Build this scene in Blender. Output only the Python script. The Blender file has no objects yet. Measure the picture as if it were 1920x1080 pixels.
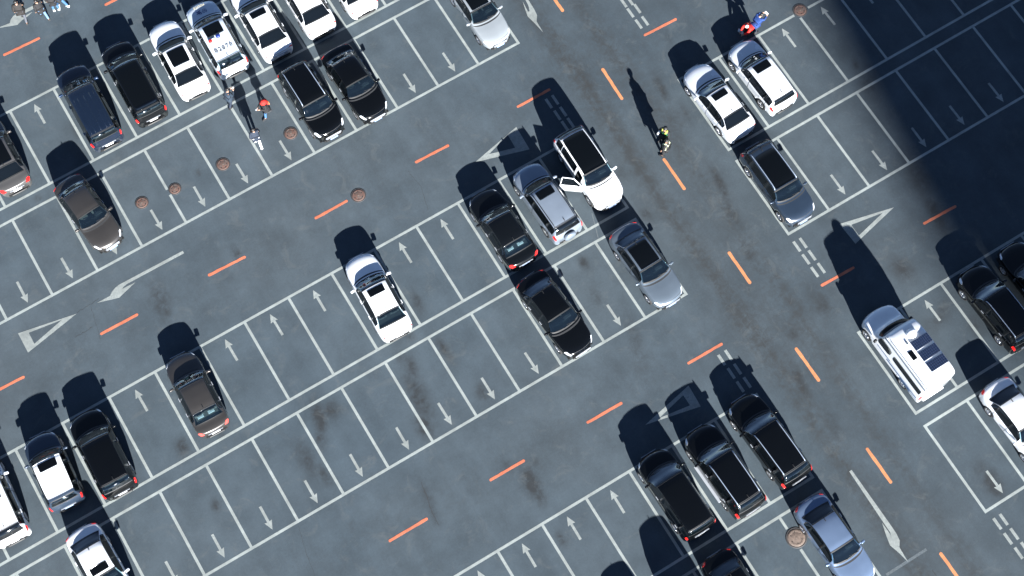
import bpy, bmesh, math, random
import numpy as np
from mathutils import Vector, Matrix
from mathutils.geometry import tessellate_polygon
random.seed(7); rng = np.random.RandomState(5)
R = math.radians
sc = bpy.context.scene
COL = sc.collection

# ------------------------------------------------------------------ camera
cam_d = bpy.data.cameras.new('camera'); cam = bpy.data.objects.new('camera', cam_d); COL.objects.link(cam)
cam_d.sensor_width = 36.0; cam_d.lens = 54.734; cam_d.clip_start = 1.0; cam_d.clip_end = 6000
CAM = Vector((-20.7919, -27.4615, 74.4847))
CR = Matrix(((0.855592926, 0.489431103, -0.168576214), (-0.517649041, 0.808661142, -0.279475630), (-0.000463032, 0.326380687, 0.945238294)))
cam.matrix_world = Matrix.Translation(CAM) @ CR.to_4x4()
sc.camera = cam

# ------------------------------------------------------------------ light
SUN_AZ = 80.5      # direction the shadows fall, degrees from +x
SUN_EL = 21.3
w = bpy.data.worlds.new('World'); sc.world = w; w.use_nodes = True
nt = w.node_tree; bg = nt.nodes['Background']; bg.inputs[1].default_value = 0.05
sky = nt.nodes.new('ShaderNodeTexSky'); sky.sky_type = 'NISHITA'; sky.sun_disc = False
sky.sun_elevation = R(SUN_EL)
_sx, _sy = -math.cos(R(SUN_AZ)), -math.sin(R(SUN_AZ))
sky.sun_rotation = math.atan2(_sx, _sy)
sky.altitude = 0; sky.air_density = 0.38; sky.dust_density = 0.0; sky.ozone_density = 0.4
nt.links.new(sky.outputs[0], bg.inputs[0])
sl = bpy.data.lights.new('sun', 'SUN'); so = bpy.data.objects.new('sun', sl); COL.objects.link(so)
sl.energy = 5.0; sl.angle = R(0.5); sl.color = (1.0, 0.99, 0.97)
d = Vector((math.cos(R(SUN_AZ)) * math.cos(R(SUN_EL)), math.sin(R(SUN_AZ)) * math.cos(R(SUN_EL)), -math.sin(R(SUN_EL))))
so.rotation_euler = d.to_track_quat('-Z', 'Y').to_euler()
sc.view_settings.view_transform = 'Standard'; sc.view_settings.look = 'None'
sc.view_settings.gamma = 1; sc.view_settings.use_curve_mapping = False
sc.view_settings.exposure = 2.25

# ------------------------------------------------------------------ helpers
def lk(o, parent=None):
    COL.objects.link(o)
    if parent is not None: o.parent = parent
    return o
def mesh(name, V, F, mat=None, parent=None, smooth=False, loc=None):
    m = bpy.data.meshes.new(name); m.from_pydata([tuple(map(float, v)) for v in V], [], [tuple(map(int, f)) for f in F])
    if mat: m.materials.append(mat)
    if smooth: m.polygons.foreach_set('use_smooth', [True] * len(m.polygons))
    m.update()
    o = bpy.data.objects.new(name, m)
    if loc: o.location = loc
    return lk(o, parent)
def empty(name, loc, rz, label, cat, group=None):
    o = bpy.data.objects.new(name, None); o.empty_display_size = .3; o.location = loc; o.rotation_euler = (0, 0, rz)
    o['label'] = label; o['category'] = cat
    if group: o['group'] = group
    return lk(o)
class MB:
    def __init__(s): s.V = []; s.F = []
    def add(s, V, F):
        n = len(s.V); s.V += [tuple(v) for v in V]; s.F += [tuple(i + n for i in f) for f in F]
    def box(s, c, d, rz=0, rx=0, ry=0, taper=0.0):
        M = Matrix.Rotation(rz, 3, 'Z') @ Matrix.Rotation(ry, 3, 'Y') @ Matrix.Rotation(rx, 3, 'X')
        V = []
        for z in (-1, 1):
            k = 1 - taper if z > 0 else 1
            for x, y in ((-1, -1), (1, -1), (1, 1), (-1, 1)):
                V.append(tuple(Vector(c) + M @ Vector((x * d[0] / 2 * k, y * d[1] / 2 * k, z * d[2] / 2))))
        s.add(V, [(0, 3, 2, 1), (4, 5, 6, 7), (0, 1, 5, 4), (1, 2, 6, 5), (2, 3, 7, 6), (3, 0, 4, 7)])
    def bev(s, c, d, b=.03, rz=0, rx=0, ry=0):
        """box with chamfered edges"""
        M = Matrix.Rotation(rz, 3, 'Z') @ Matrix.Rotation(ry, 3, 'Y') @ Matrix.Rotation(rx, 3, 'X')
        bm = bmesh.new(); bmesh.ops.create_cube(bm, size=1)
        for v in bm.verts: v.co = Vector((v.co.x * d[0], v.co.y * d[1], v.co.z * d[2]))
        bmesh.ops.bevel(bm, geom=list(bm.edges), offset=b, segments=2, affect='EDGES', profile=.5)
        bm.verts.index_update()
        s.add([Vector(c) + M @ v.co for v in bm.verts], [[v.index for v in f.verts] for f in bm.faces]); bm.free()
    def tube(s, pts, r, n=8):
        P = [Vector(p) for p in pts]; k = len(P); V = []
        rr = r if hasattr(r, '__len__') else [r] * k
        for i, p in enumerate(P):
            t = (P[min(i + 1, k - 1)] - P[max(i - 1, 0)]).normalized()
            a = t.cross(Vector((0, 0, 1)));  a = a.normalized() if a.length > .05 else Vector((1, 0, 0))
            b = t.cross(a)
            for j in range(n):
                q = 2 * math.pi * j / n; V.append(p + (a * math.cos(q) + b * math.sin(q)) * rr[i])
        F = [(i * n + j, i * n + (j + 1) % n, (i + 1) * n + (j + 1) % n, (i + 1) * n + j) for i in range(k - 1) for j in range(n)]
        F += [tuple(range(n))[::-1], tuple((k - 1) * n + j for j in range(n))]
        s.add(V, F)
    def lathe(s, prof, n=24, axis='Z', c=(0, 0, 0)):
        V = []
        for r, h in prof:
            for j in range(n):
                q = 2 * math.pi * j / n; x, y = r * math.cos(q), r * math.sin(q)
                v = (x, y, h) if axis == 'Z' else (x, h, y)
                V.append((v[0] + c[0], v[1] + c[1], v[2] + c[2]))
        k = len(prof)
        F = [(i * n + j, i * n + (j + 1) % n, (i + 1) * n + (j + 1) % n, (i + 1) * n + j) for i in range(k - 1) for j in range(n)]
        s.add(V, F)
    def poly(s, pts, z0, z1):
        n = len(pts); V = [(x, y, z0) for x, y in pts] + [(x, y, z1) for x, y in pts]
        tris = tessellate_polygon([[Vector((x, y, 0)) for x, y in pts]])
        F = []
        for a, b, c in tris:
            ar = (pts[b][0] - pts[a][0]) * (pts[c][1] - pts[a][1]) - (pts[b][1] - pts[a][1]) * (pts[c][0] - pts[a][0])
            F.append((a + n, b + n, c + n) if ar > 0 else (c + n, b + n, a + n))
        F += [(i, (i + 1) % n, (i + 1) % n + n, i + n) for i in range(n)]
        s.add(V, F)
    def build(s, name, mat, parent=None, smooth=False): return mesh(name, s.V, s.F, mat, parent, smooth)

# ------------------------------------------------------------------ materials
def newmat(name):
    m = bpy.data.materials.new(name); m.use_nodes = True
    return m, m.node_tree, m.node_tree.nodes['Principled BSDF']
BRIGHT = ('paint_white', 'paint_pearl', 'paint_police', 'headlamp', 'plate_white', 'paper ', 'white_cloth', 'shoe_white', 'tail_lamp', 'alloy_rim')
def pm(name, col, rough=.5, metal=0, coat=0, noise=0.0, scale=3.0, spec=.5, bump=0.0, emis=0):
    m, t, b = newmat(name)
    if name not in BRIGHT: col = tuple(v * .64 for v in col)
    b.inputs['Base Color'].default_value = (*col, 1); b.inputs['Roughness'].default_value = rough
    b.inputs['Metallic'].default_value = metal; b.inputs['Coat Weight'].default_value = coat
    b.inputs['Coat Roughness'].default_value = .04; b.inputs['Specular IOR Level'].default_value = spec
    if noise or bump:
        tc = t.nodes.new('ShaderNodeTexCoord'); n = t.nodes.new('ShaderNodeTexNoise'); n.inputs['Scale'].default_value = scale
        n.inputs['Detail'].default_value = 6; t.links.new(tc.outputs['Object'], n.inputs['Vector'])
        if noise:
            mr = t.nodes.new('ShaderNodeMapRange'); mr.inputs[1].default_value = .3; mr.inputs[2].default_value = .7
            mr.inputs[3].default_value = 1 - noise; mr.inputs[4].default_value = 1 + noise
            mx = t.nodes.new('ShaderNodeMix'); mx.data_type = 'RGBA'; mx.blend_type = 'MULTIPLY'; mx.inputs[0].default_value = 1
            mx.inputs[6].default_value = (*col, 1)
            t.links.new(n.outputs[0], mr.inputs[0]); t.links.new(mr.outputs[0], mx.inputs[7]); t.links.new(mx.outputs[2], b.inputs['Base Color'])
            r2 = t.nodes.new('ShaderNodeMapRange'); r2.inputs[3].default_value = max(.02, rough - .08); r2.inputs[4].default_value = rough + .05
            t.links.new(n.outputs[0], r2.inputs[0]); t.links.new(r2.outputs[0], b.inputs['Roughness'])
        if bump:
            bp = t.nodes.new('ShaderNodeBump'); bp.inputs['Strength'].default_value = bump; bp.inputs['Distance'].default_value = .01
            t.links.new(n.outputs[0], bp.inputs['Height']); t.links.new(bp.outputs[0], b.inputs['Normal'])
    return m
def noise_node(t, vec, scale, detail=4, rough=.55, dist=0):
    n = t.nodes.new('ShaderNodeTexNoise'); n.inputs['Scale'].default_value = scale; n.inputs['Detail'].default_value = detail
    n.inputs['Roughness'].default_value = rough; n.inputs['Distortion'].default_value = dist
    t.links.new(vec, n.inputs['Vector']); return n.outputs[0]
def mr(t, v, a, b, c, d):
    n = t.nodes.new('ShaderNodeMapRange'); 
    for i, q in zip((1, 2, 3, 4), (a, b, c, d)): n.inputs[i].default_value = q
    t.links.new(v, n.inputs[0]); return n.outputs[0]
def mt(t, op, a, b):
    n = t.nodes.new('ShaderNodeMath'); n.operation = op
    for i, q in enumerate((a, b)):
        if isinstance(q, (int, float)): n.inputs[i].default_value = q
        else: t.links.new(q, n.inputs[i])
    return n.outputs[0]
def mixc(t, f, a, b, mode='MIX'):
    n = t.nodes.new('ShaderNodeMix'); n.data_type = 'RGBA'; n.blend_type = mode
    for i, q in ((0, f), (6, a), (7, b)):
        if isinstance(q, (int, float)): n.inputs[i].default_value = q
        elif isinstance(q, tuple): n.inputs[i].default_value = (*q, 1)
        else: t.links.new(q, n.inputs[i])
    return n.outputs[2]
def asphalt_colour(t, pos):
    big = noise_node(t, pos, .07, 3); mid = noise_node(t, pos, .55, 6, .6); fine = noise_node(t, pos, 9, 5, .7); grit = noise_node(t, pos, 70, 3, .6)
    c = mixc(t, mr(t, big, .35, .65, 0, 1), (0.0415, 0.0575, 0.0705), (0.0475, 0.062, 0.073))
    c = mixc(t, 1.0, c, mr(t, mid, .3, .7, .80, 1.16), 'MULTIPLY')
    c = mixc(t, 1.0, c, mr(t, fine, .25, .75, .9, 1.1), 'MULTIPLY')
    c = mixc(t, 1.0, c, mr(t, grit, .3, .7, .80, 1.20), 'MULTIPLY')
    mp = t.nodes.new('ShaderNodeMapping'); mp.inputs['Scale'].default_value = (.9, .10, 1); t.links.new(pos, mp.inputs['Vector'])
    c = mixc(t, 1.0, c, mr(t, noise_node(t, mp.outputs[0], 1.3, 5, .6), .3, .7, .93, 1.07), 'MULTIPLY')
    return c, grit, mid, fine
def mat_asphalt():
    m, t, b = newmat('asphalt'); g = t.nodes.new('ShaderNodeNewGeometry'); pos = g.outputs['Position']
    c, grit, mid, fine = asphalt_colour(t, pos)
    a = t.nodes.new('ShaderNodeAttribute'); a.attribute_name = 'stain'
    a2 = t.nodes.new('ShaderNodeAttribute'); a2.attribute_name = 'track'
    blot = noise_node(t, pos, 2.6, 6, .7, .4)
    a3 = t.nodes.new('ShaderNodeAttribute'); a3.attribute_name = 'vignette'
    c = mixc(t, 1.0, c, mr(t, a3.outputs['Fac'], 0, 1, 1.0, .85), 'MULTIPLY')  # painted-in picture falloff, multiplied into the base colour
    st = mt(t, 'MULTIPLY', a.outputs['Fac'], mr(t, blot, .32, .66, .30, 1.2))
    c = mixc(t, mt(t, 'MINIMUM', st, .85), c, (.017, .0185, .020))
    # old brownish grime along the driving lane
    mp = t.nodes.new('ShaderNodeMapping'); mp.inputs['Scale'].default_value = (.9, .10, 1)
    t.links.new(pos, mp.inputs['Vector'])
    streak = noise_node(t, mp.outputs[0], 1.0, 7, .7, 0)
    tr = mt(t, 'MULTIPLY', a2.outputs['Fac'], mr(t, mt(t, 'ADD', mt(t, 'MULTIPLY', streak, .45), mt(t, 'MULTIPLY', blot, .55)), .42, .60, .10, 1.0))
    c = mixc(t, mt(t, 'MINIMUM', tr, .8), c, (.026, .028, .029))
    # pale dusty smudges
    sm = noise_node(t, pos, .9, 7, .75, .8)
    c = mixc(t, mr(t, sm, .55, .76, 0, .5), c, (.085, .092, .092))
    t.links.new(c, b.inputs['Base Color']); b.inputs['Roughness'].default_value = .85; b.inputs['Specular IOR Level'].default_value = .25
    bp = t.nodes.new('ShaderNodeBump'); bp.inputs['Strength'].default_value = .35; bp.inputs['Distance'].default_value = .006
    t.links.new(grit, bp.inputs['Height']); t.links.new(bp.outputs[0], b.inputs['Normal'])
    return m
def mat_paint(name, col, col2, wear=.60):
    m, t, b = newmat(name); g = t.nodes.new('ShaderNodeNewGeometry'); pos = g.outputs['Position']
    base, grit, mid, fine = asphalt_colour(t, pos)
    n1 = noise_node(t, pos, 14, 6, .75); n2 = noise_node(t, pos, 1.1, 4, .6); n3 = noise_node(t, pos, 5, 5, .6)
    p = mixc(t, mr(t, n3, .35, .65, 0, 1), col, col2)
    p = mixc(t, 1.0, p, mr(t, n2, .3, .7, .76, 1.12), 'MULTIPLY')
    f = mr(t, mt(t, 'ADD', mt(t, 'MULTIPLY', n1, .7), mt(t, 'MULTIPLY', n2, .3)), wear, wear + .1, 0, .75)
    t.links.new(mixc(t, f, p, base), b.inputs['Base Color']); b.inputs['Roughness'].default_value = .7
    return m
M_ASPH = mat_asphalt()
M_WHITE = mat_paint('white_road_paint', (0.2368, 0.2624, 0.2528), (0.2048, 0.2272, 0.2208), .58)
M_ARROW = mat_paint('worn_white_road_paint', (0.224, 0.2432, 0.2336), (0.1728, 0.192, 0.1856), .55)
M_OLD = mat_paint('faded_road_paint', (.115, .13, .135), (.085, .10, .105), .42)
M_OR = mat_paint('orange_road_paint', (0.4224, 0.1024, 0.048), (0.384, 0.128, 0.0704), .62)
M_OR2 = mat_paint('yellow_orange_road_paint', (0.448, 0.1856, 0.0768), (0.3968, 0.1536, 0.064), .62)
M_CRACK = pm('crack', (.03, .033, .036), .9)
def mat_glass(name, tint, dark, mixf):
    m, t, b = newmat(name); t.nodes.remove(b); out = t.nodes['Material Output']
    tr = t.nodes.new('ShaderNodeBsdfTransparent'); tr.inputs[0].default_value = (*tint, 1)
    df = t.nodes.new('ShaderNodeBsdfDiffuse'); df.inputs[0].default_value = (*dark, 1)
    gl = t.nodes.new('ShaderNodeBsdfGlossy'); gl.inputs['Roughness'].default_value = .03; gl.inputs[0].default_value = (.9, .95, 1, 1)
    lw = t.nodes.new('ShaderNodeLayerWeight'); lw.inputs[0].default_value = .35
    pw = t.nodes.new('ShaderNodeMath'); pw.operation = 'POWER'; pw.inputs[1].default_value = 2.5; t.links.new(lw.outputs['Facing'], pw.inputs[0])
    fr = t.nodes.new('ShaderNodeMapRange'); fr.inputs[3].default_value = .07; fr.inputs[4].default_value = .7; t.links.new(pw.outputs[0], fr.inputs[0])
    m1 = t.nodes.new('ShaderNodeMixShader'); m1.inputs[0].default_value = mixf; m2 = t.nodes.new('ShaderNodeMixShader')
    t.links.new(tr.outputs[0], m1.inputs[1]); t.links.new(df.outputs[0], m1.inputs[2])
    t.links.new(fr.outputs[0], m2.inputs[0]); t.links.new(m1.outputs[0], m2.inputs[1]); t.links.new(gl.outputs[0], m2.inputs[2])
    t.links.new(m2.outputs[0], out.inputs[0]); m.use_transparent_shadow = True; return m
M_GLASS = mat_glass('windscreen_glass', (.50, .63, .66), (.006, .012, .016), .22)
M_DARKG = pm('tinted_glass', (.004, .006, .008), .06, coat=.3)
M_ROOFG = pm('sunroof_glass', (.003, .004, .005), .10, spec=.35)
M_BLACK = pm('black_plastic', (.012, .013, .014), .55)
M_RUB = pm('tyre_rubber', (.018, .018, .019), .8, noise=.2, scale=20)
M_RIM = pm('alloy_rim', (.62, .63, .65), .28, metal=.9)
M_CHROME = pm('chrome', (.62, .66, .72), .25, metal=.35)
M_RAIL = pm('brushed_rail', (.42, .50, .62), .3, metal=.3)
M_LAMP = pm('headlamp', (.62, .66, .72), .2, metal=0, coat=.8)
M_TAIL = pm('tail_lamp', (.62, .012, .010), .15, coat=.8)
M_TAILP = pm('pale_tail_lamp', (.80, .10, .08), .2, coat=.6)
M_INT = pm('interior_dark', (.022, .024, .026), .8, noise=.2, scale=9)
M_SEAT = pm('seat_fabric', (.06, .062, .066), .8, noise=.2, scale=9)
M_SEATL = pm('seat_light', (.20, .19, .17), .8, noise=.15, scale=9)
M_PLATE = pm('plate_pale_blue', (.30, .42, .66), .4)
M_PLATEW = pm('plate_white', (.7, .72, .74), .4)
M_PAPER = pm('paper ', (.75, .77, .78), .6)
M_GAP = pm('panel_gap', (.02, .022, .025), .7)
def paint(name, col, metal=0, rough=.28, coat=1, spec=.5): return pm(name, col, rough, metal=metal, coat=coat, noise=.05, scale=1.3, spec=spec)
PT = dict(
 white=paint('paint_white', (.68, .70, .72)), pearl=paint('paint_pearl', (.56, .59, .63), .1),
 black=paint('paint_black', (.0025, .003, .0035), 0, .12, .35, .3), soft=paint('paint_soft_black', (.004, .005, .006), 0, .2, .35, .3),
 navy=paint('paint_navy', (.008, .016, .035), .2), blue=paint('paint_blue', (.012, .035, .09), .3),
 brown=paint('paint_brown', (.085, .078, .072), .6, .36), bronze=paint('paint_bronze', (.16, .155, .15), .55, .34),
 silver=paint('paint_silver', (.40, .44, .47), .3, .33), steel=paint('paint_steel', (.30, .36, .44), .4, .35),
 grey=paint('paint_grey', (.15, .19, .235), .4, .36), slate=paint('paint_slate', (.032, .052, .085), .35, .32),
 bluesil=paint('paint_blue_silver', (.22, .31, .47), .5, .36), police=paint('paint_police', (.50, .56, .62), .1))

# ------------------------------------------------------------------ ground
def unp(x, y, z=0.0):
    """photo pixel (1920 wide) -> point of the ground plane, used to survey the lot's markings"""
    d = CR @ Vector(((x - 960) / 2919.152, -(y - 540) / 2919.152, -1.0)); t = (z - CAM.z) / d.z
    return CAM + d * t
xs = np.concatenate([[-2500, -600, -150, -60], np.arange(-42, 31, .16), [60, 150, 600, 2500]])
ys = np.concatenate([[-2500, -600, -150, -60], np.arange(-36, 29, .16), [60, 150, 600, 2500]])
X, Y = np.meshgrid(xs, ys)
nv = X.size; V = np.stack([X.ravel(), Y.ravel(), np.zeros(nv)], 1)
nx, ny = len(xs), len(ys)
ii = (np.arange(ny - 1)[:, None] * nx + np.arange(nx - 1)[None]).ravel()
F = np.stack([ii, ii + 1, ii + 1 + nx, ii + nx], 1)
gm = bpy.data.meshes.new('asphalt_ground')
gm.vertices.add(nv); gm.vertices.foreach_set('co', V.ravel()); gm.loops.add(F.size); gm.loops.foreach_set('vertex_index', F.ravel().astype(np.int32))
gm.polygons.add(len(F)); gm.polygons.foreach_set('loop_start', (np.arange(len(F)) * 4).astype(np.int32)); gm.update(calc_edges=True); gm.validate()
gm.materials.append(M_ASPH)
ground = lk(bpy.data.objects.new('asphalt_ground', gm)); ground['kind'] = 'structure'; ground['label'] = 'worn grey asphalt of the car park with oil stains'
STAINS = [  # pixel x, y, half width, half length, direction in the picture (deg), strength
 (300, 562, 15, 36, 70, .55), (312, 585, 8, 14, 60, .5), (342, 838, 11, 17, 80, .75), (598, 782, 11, 32, 75, .85), (622, 768, 14, 14, 30, .7), (600, 820, 9, 22, 80, .6),
 (772, 690, 12, 28, 65, .55), (785, 745, 16, 50, 66, .7), (795, 800, 14, 24, 60, .75), (752, 672, 10, 16, 60, .4), (833, 655, 9, 26, 55, .6), (782, 566, 9, 20, 65, .6),
 (905, 735, 12, 18, 60, .6), (575, 862, 14, 40, 62, .5), (608, 890, 9, 22, 60, .6), (996, 905, 12, 30, 68, .95), (1012, 930, 9, 18, 70, .7), (948, 868, 12, 16, 50, .35),
 (1100, 155, 6, 30, 62, .5), (1240, 165, 7, 26, 62, .75), (1265, 225, 20, 30, 70, .35), (1285, 212, 6, 18, 60, .5), (1350, 345, 8, 34, 65, .75), (1372, 400, 9, 30, 62, .6), (1405, 475, 10, 20, 65, .5),
 (1212, 402, 9, 14, 60, .6), (1540, 570, 16, 26, 60, .5), (1488, 625, 12, 18, 60, .5), (1500, 715, 9, 34, 64, .8), (1515, 690, 7, 18, 70, .5), (1560, 790, 9, 30, 65, .4), (1692, 505, 16, 24, 50, .7),
 (1755, 402, 12, 34, 62, .65), (1722, 330, 18, 40, 62, .45), (1765, 590, 26, 12, 20, .5), (1750, 610, 22, 16, 10, .35), (1862, 905, 15, 26, 60, .85), (1840, 880, 16, 20, 60, .4),
 (1095, 492, 8, 12, 55, .75), (1118, 555, 10, 26, 60, .35), (445, 478, 6, 14, 60, .6), (1053, 1010, 10, 16, 60, .55), (405, 948, 9, 13, 70, .6), (415, 815, 6, 8, 0, .4), (770, 630, 7, 10, 40, .6),
 (70, 372, 5, 7, 0, .5), (372, 322, 4, 8, 80, .5), (1255, 70, 5, 30, 60, .25), (1605, 122, 5, 10, 70, .6), (140, 245, 6, 18, 70, .35), (1165, 330, 16, 10, 0, .3), (1190, 640, 14, 60, 72, .35), (800, 930, 8, 24, 66, .45), (815, 970, 6, 16, 64, .5),
 (660, 985, 9, 6, 0, .4), (1830, 610, 14, 20, 60, .4), (1005, 870, 8, 12, 60, .3), (1630, 160, 16, 30, 70, .4), (1560, 395, 10, 8, 0, .2), (150, 300, 30, 14, 0, .12)]
def pix(X, Y):  # ground -> photo pixel, vectorised
    P = np.stack([X - CAM.x, Y - CAM.y, np.full_like(X, -CAM.z)], -1) @ np.array(CR)
    return 960 + 2919.152 * P[..., 0] / -P[..., 2], 540 - 2919.152 * P[..., 1] / -P[..., 2]
stain = np.zeros(nv); track = np.zeros(nv)
for (px, py, a, b, ang, k) in STAINS:   # each stain becomes an ellipse lying on the ground, in metres
    c0 = unp(px, py); e1 = unp(px + b * math.cos(R(ang)), py + b * math.sin(R(ang))) - c0; e2 = unp(px + a * math.sin(R(ang)), py - a * math.cos(R(ang))) - c0
    Mi = np.linalg.inv(np.array([[e1.x, e2.x], [e1.y, e2.y]]))
    q = Mi @ np.stack([V[:, 0] - c0.x, V[:, 1] - c0.y]); r2 = (q ** 2).sum(0)
    stain = np.maximum(stain, 1.45 * k * np.exp(-r2 * .9))
lane = lambda x0, wd: np.exp(-((V[:, 0] - x0) / wd) ** 2)
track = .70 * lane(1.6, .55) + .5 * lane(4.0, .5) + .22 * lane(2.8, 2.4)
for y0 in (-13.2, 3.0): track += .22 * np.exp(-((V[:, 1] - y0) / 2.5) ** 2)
vignette = np.clip((V[:, 0] + 1.5) / 3.0, 0, 1) * .8 + .5 * np.clip((-V[:, 0] - 27) / 10, 0, 1)   # vignette painted into the asphalt colour: darker east half and far west
for nm, arr in (('stain', stain), ('track', track), ('vignette', vignette)):
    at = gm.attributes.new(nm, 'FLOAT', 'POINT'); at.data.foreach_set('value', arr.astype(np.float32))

# ------------------------------------------------------------------ markings (parts of the ground)
ROW = dict(a1=16.70, a2=11.86, a3=11.03, a4=6.26, b1=-.02, b2=-4.76, b3=-5.52, b4=-10.27, c1=-16.46, c2=-21.32, c3=-22.08, c4=-27.02)
LW = .135
def uk(blk, k):
    if blk in 'ABC': return -2.5 * k + (.06 - .0042 * (k - 7) ** 2 if blk == 'B' else (.04 - .003 * (k - 5) ** 2 if blk == 'A' else -.05 + .01 * k))
    return 6.12 + 2.54 * k
def strip(name, p, q, wd, mat, z=.004, th=.003):
    p, q = Vector((p[0], p[1])), Vector((q[0], q[1])); d = (q - p).normalized(); n = Vector((-d.y, d.x)) * wd / 2
    m = MB(); m.poly([tuple(p - n), tuple(q - n), tuple(q + n), tuple(p + n)], z - th, z); return m.build(name, mat, ground)
blocks = {'A': (('a1', 'a2'), ('a3', 'a4'), 0, 13), 'B': (('b1', 'b2'), ('b3', 'b4'), 0, 17), 'C': (('c1', 'c2'), ('c3', 'c4'), 0, 15),
          'D': (('b1', 'b2'), ('b3', 'b4'), 0, 9), 'E': (('c1', 'c2'), ('c3', 'c4'), 0, 8)}
HOLES = [(545, 250, .38), (418, 308, .38), (328, 354, .34), (266, 380, .36), (672, 366, .40), (1500, 19, .40), (1493, 1008, .52)]
HW = [(unp(x, y), r) for x, y, r in HOLES]
def split_line(name, p, q, wd, mat, z):
    """a painted line, interrupted where a manhole cover sits"""
    p, q = Vector((*p, 0)), Vector((*q, 0)); L = (q - p).length; d = (q - p) / L; cuts = []
    for h, r in HW:
        s = (h - p).dot(d); off = ((h - p) - d * s).length
        if off < r + .05 and -r < s < L + r: k = math.sqrt((r + .06) ** 2 - off ** 2) ; cuts.append((s - k, s + k))
    a = 0
    for c0, c1 in sorted(cuts):
        if c0 > a: strip(name, p + d * a, p + d * c0, wd, mat, z)
        a = max(a, c1)
    if a < L: strip(name, p + d * a, q, wd, mat, z)
arrow_shape = [(0, 0), (.20, -.46), (.065, -.43), (.065, -1.30), (-.065, -1.30), (-.065, -.43), (-.20, -.46)]
def stall_arrow(x, y, up):
    s = 1 if up else -1; j = random.uniform(-.06, .06); a = random.uniform(-.02, .02)
    pts = []
    for u, v in arrow_shape:
        u, v = u * s, v * s; pts.append((x + j + u * math.cos(a) - v * math.sin(a), y + u * math.sin(a) + v * math.cos(a)))
    m = MB(); m.poly(pts, .001, .004); m.build('stall_arrow', M_ARROW, ground)
for blk, (up, dn, k0, k1) in blocks.items():
    ye = ROW
    for (r0, r1), front in ((up, True), (dn, False)):
        for nm in (r0, r1):
            u0, u1 = uk(blk, k0), uk(blk, k1); s = 1 if u0 > u1 else -1
            dx = 0.10 * (u0 - 9) * 0
            split_line('row_line', (u0 + s * LW / 2, ROW[nm]), (u1, ROW[nm]), LW, M_WHITE, .004)
        for k in range(k0, k1):
            x = uk(blk, k)
            split_line('stall_line', (x, ROW[r0] + 0 - LW / 2), (x, ROW[r1] + LW / 2), LW, M_WHITE, .0039)
            xm = (uk(blk, k) + uk(blk, k + 1)) / 2
            if front: stall_arrow(xm, ROW[r0] - .30, True)
            else: stall_arrow(xm, ROW[r1] + .28, False)
def dash(p, q, wd, mat, name='lane_dash'):
    a, b = unp(*p), unp(*q); d = (b - a).normalized(); n = Vector((-d.y, d.x, 0)); L = (b - a).length; pts = []
    ns = 9
    for i in range(ns + 1): pts.append(a + d * L * i / ns - n * (wd / 2 + random.uniform(-.010, .010)))
    for i in range(4): q_ = -math.pi / 2 + math.pi * (i + .5) / 4; pts.append(b + d * math.cos(q_) * wd * .45 + n * math.sin(q_) * wd * .5)
    for i in range(ns, -1, -1): pts.append(a + d * L * i / ns + n * (wd / 2 + random.uniform(-.010, .010)))
    for i in range(4): q_ = math.pi / 2 + math.pi * (i + .5) / 4; pts.append(a + d * math.cos(q_) * wd * .45 + n * math.sin(q_) * wd * .5)
    m = MB(); m.poly([(v.x, v.y) for v in pts], .001, .005); m.build(name, mat, ground)
for p, q in [((-16, 738), (44, 707)), ((190, 626), (257, 590)), ((392, 516), (459, 482)), ((592, 409), (650, 377)), ((780, 304), (840, 273)), ((971, 200), (1030, 168)), ((8, 103), (73, 72)), ((198, 9), (250, -18)),
             ((731, 1014), (800, 973)), ((920, 900), (982, 864)), ((1102, 792), (1165, 756)), ((1291, 681), (1353, 645)), ((1541, 535), (1600, 502)), ((1733, 419), (1791, 387)), ((1209, 66), (1267, 36)), ((538, 1128), (610, 1086))]:
    dash(p, q, .14, M_OR)
for p, q in [((1028, -18), (1055, 20)), ((1130, 130), (1166, 185)), ((1245, 299), (1283, 354)), ((1367, 474), (1406, 530)), ((1493, 654), (1535, 713)), ((1626, 842), (1670, 904)), ((1764, 1038), (1808, 1100))]:
    dash(p, q, .165, M_OR2)
for grp in [((1169, 5), (1182, 24), (1197.5, 45)), ((1181, 1), (1195, 16), (1209.5, 39)), ((1494, 462), (1511, 486), (1527.5, 510)), ((1506, 455.5), (1522.5, 478.5), (1540, 502.5)),
            ((1353, 675), (1371, 700), (1388, 725)), ((1366, 666), (1383, 692), (1401, 717)), ((1029, 194), (1045, 216), (1059, 236)), ((1041, 187), (1056, 209), (1070, 230)),
            ((1870, 982), (1890, 1010), (1910, 1037)), ((1882, 974), (1902, 1001), (1922, 1027))]:
    for p in grp:
        c = unp(*p); strip('short_dash', (c.x, c.y - .31), (c.x, c.y + .31), .15, M_ARROW)
def ring_poly(name, outer, inner, mat):
    o = [unp(*p) for p in outer]; i_ = [unp(*p) for p in inner]; n = len(o)
    V = [(v.x, v.y, z) for z in (.001, .0045) for v in o + i_]; F = []
    for k in range(n):
        k2 = (k + 1) % n
        F += [(2 * n + k, 2 * n + k2, 3 * n + k2, 3 * n + k), (k, k2, 2 * n + k2, 2 * n + k), (n + k, n + k2, 3 * n + k2, 3 * n + k)]
    ob = mesh(name, V, F, mat, ground); bm = bmesh.new(); bm.from_mesh(ob.data); bmesh.ops.recalc_face_normals(bm, faces=bm.faces)
    bm.to_mesh(ob.data); bm.free()
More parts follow.
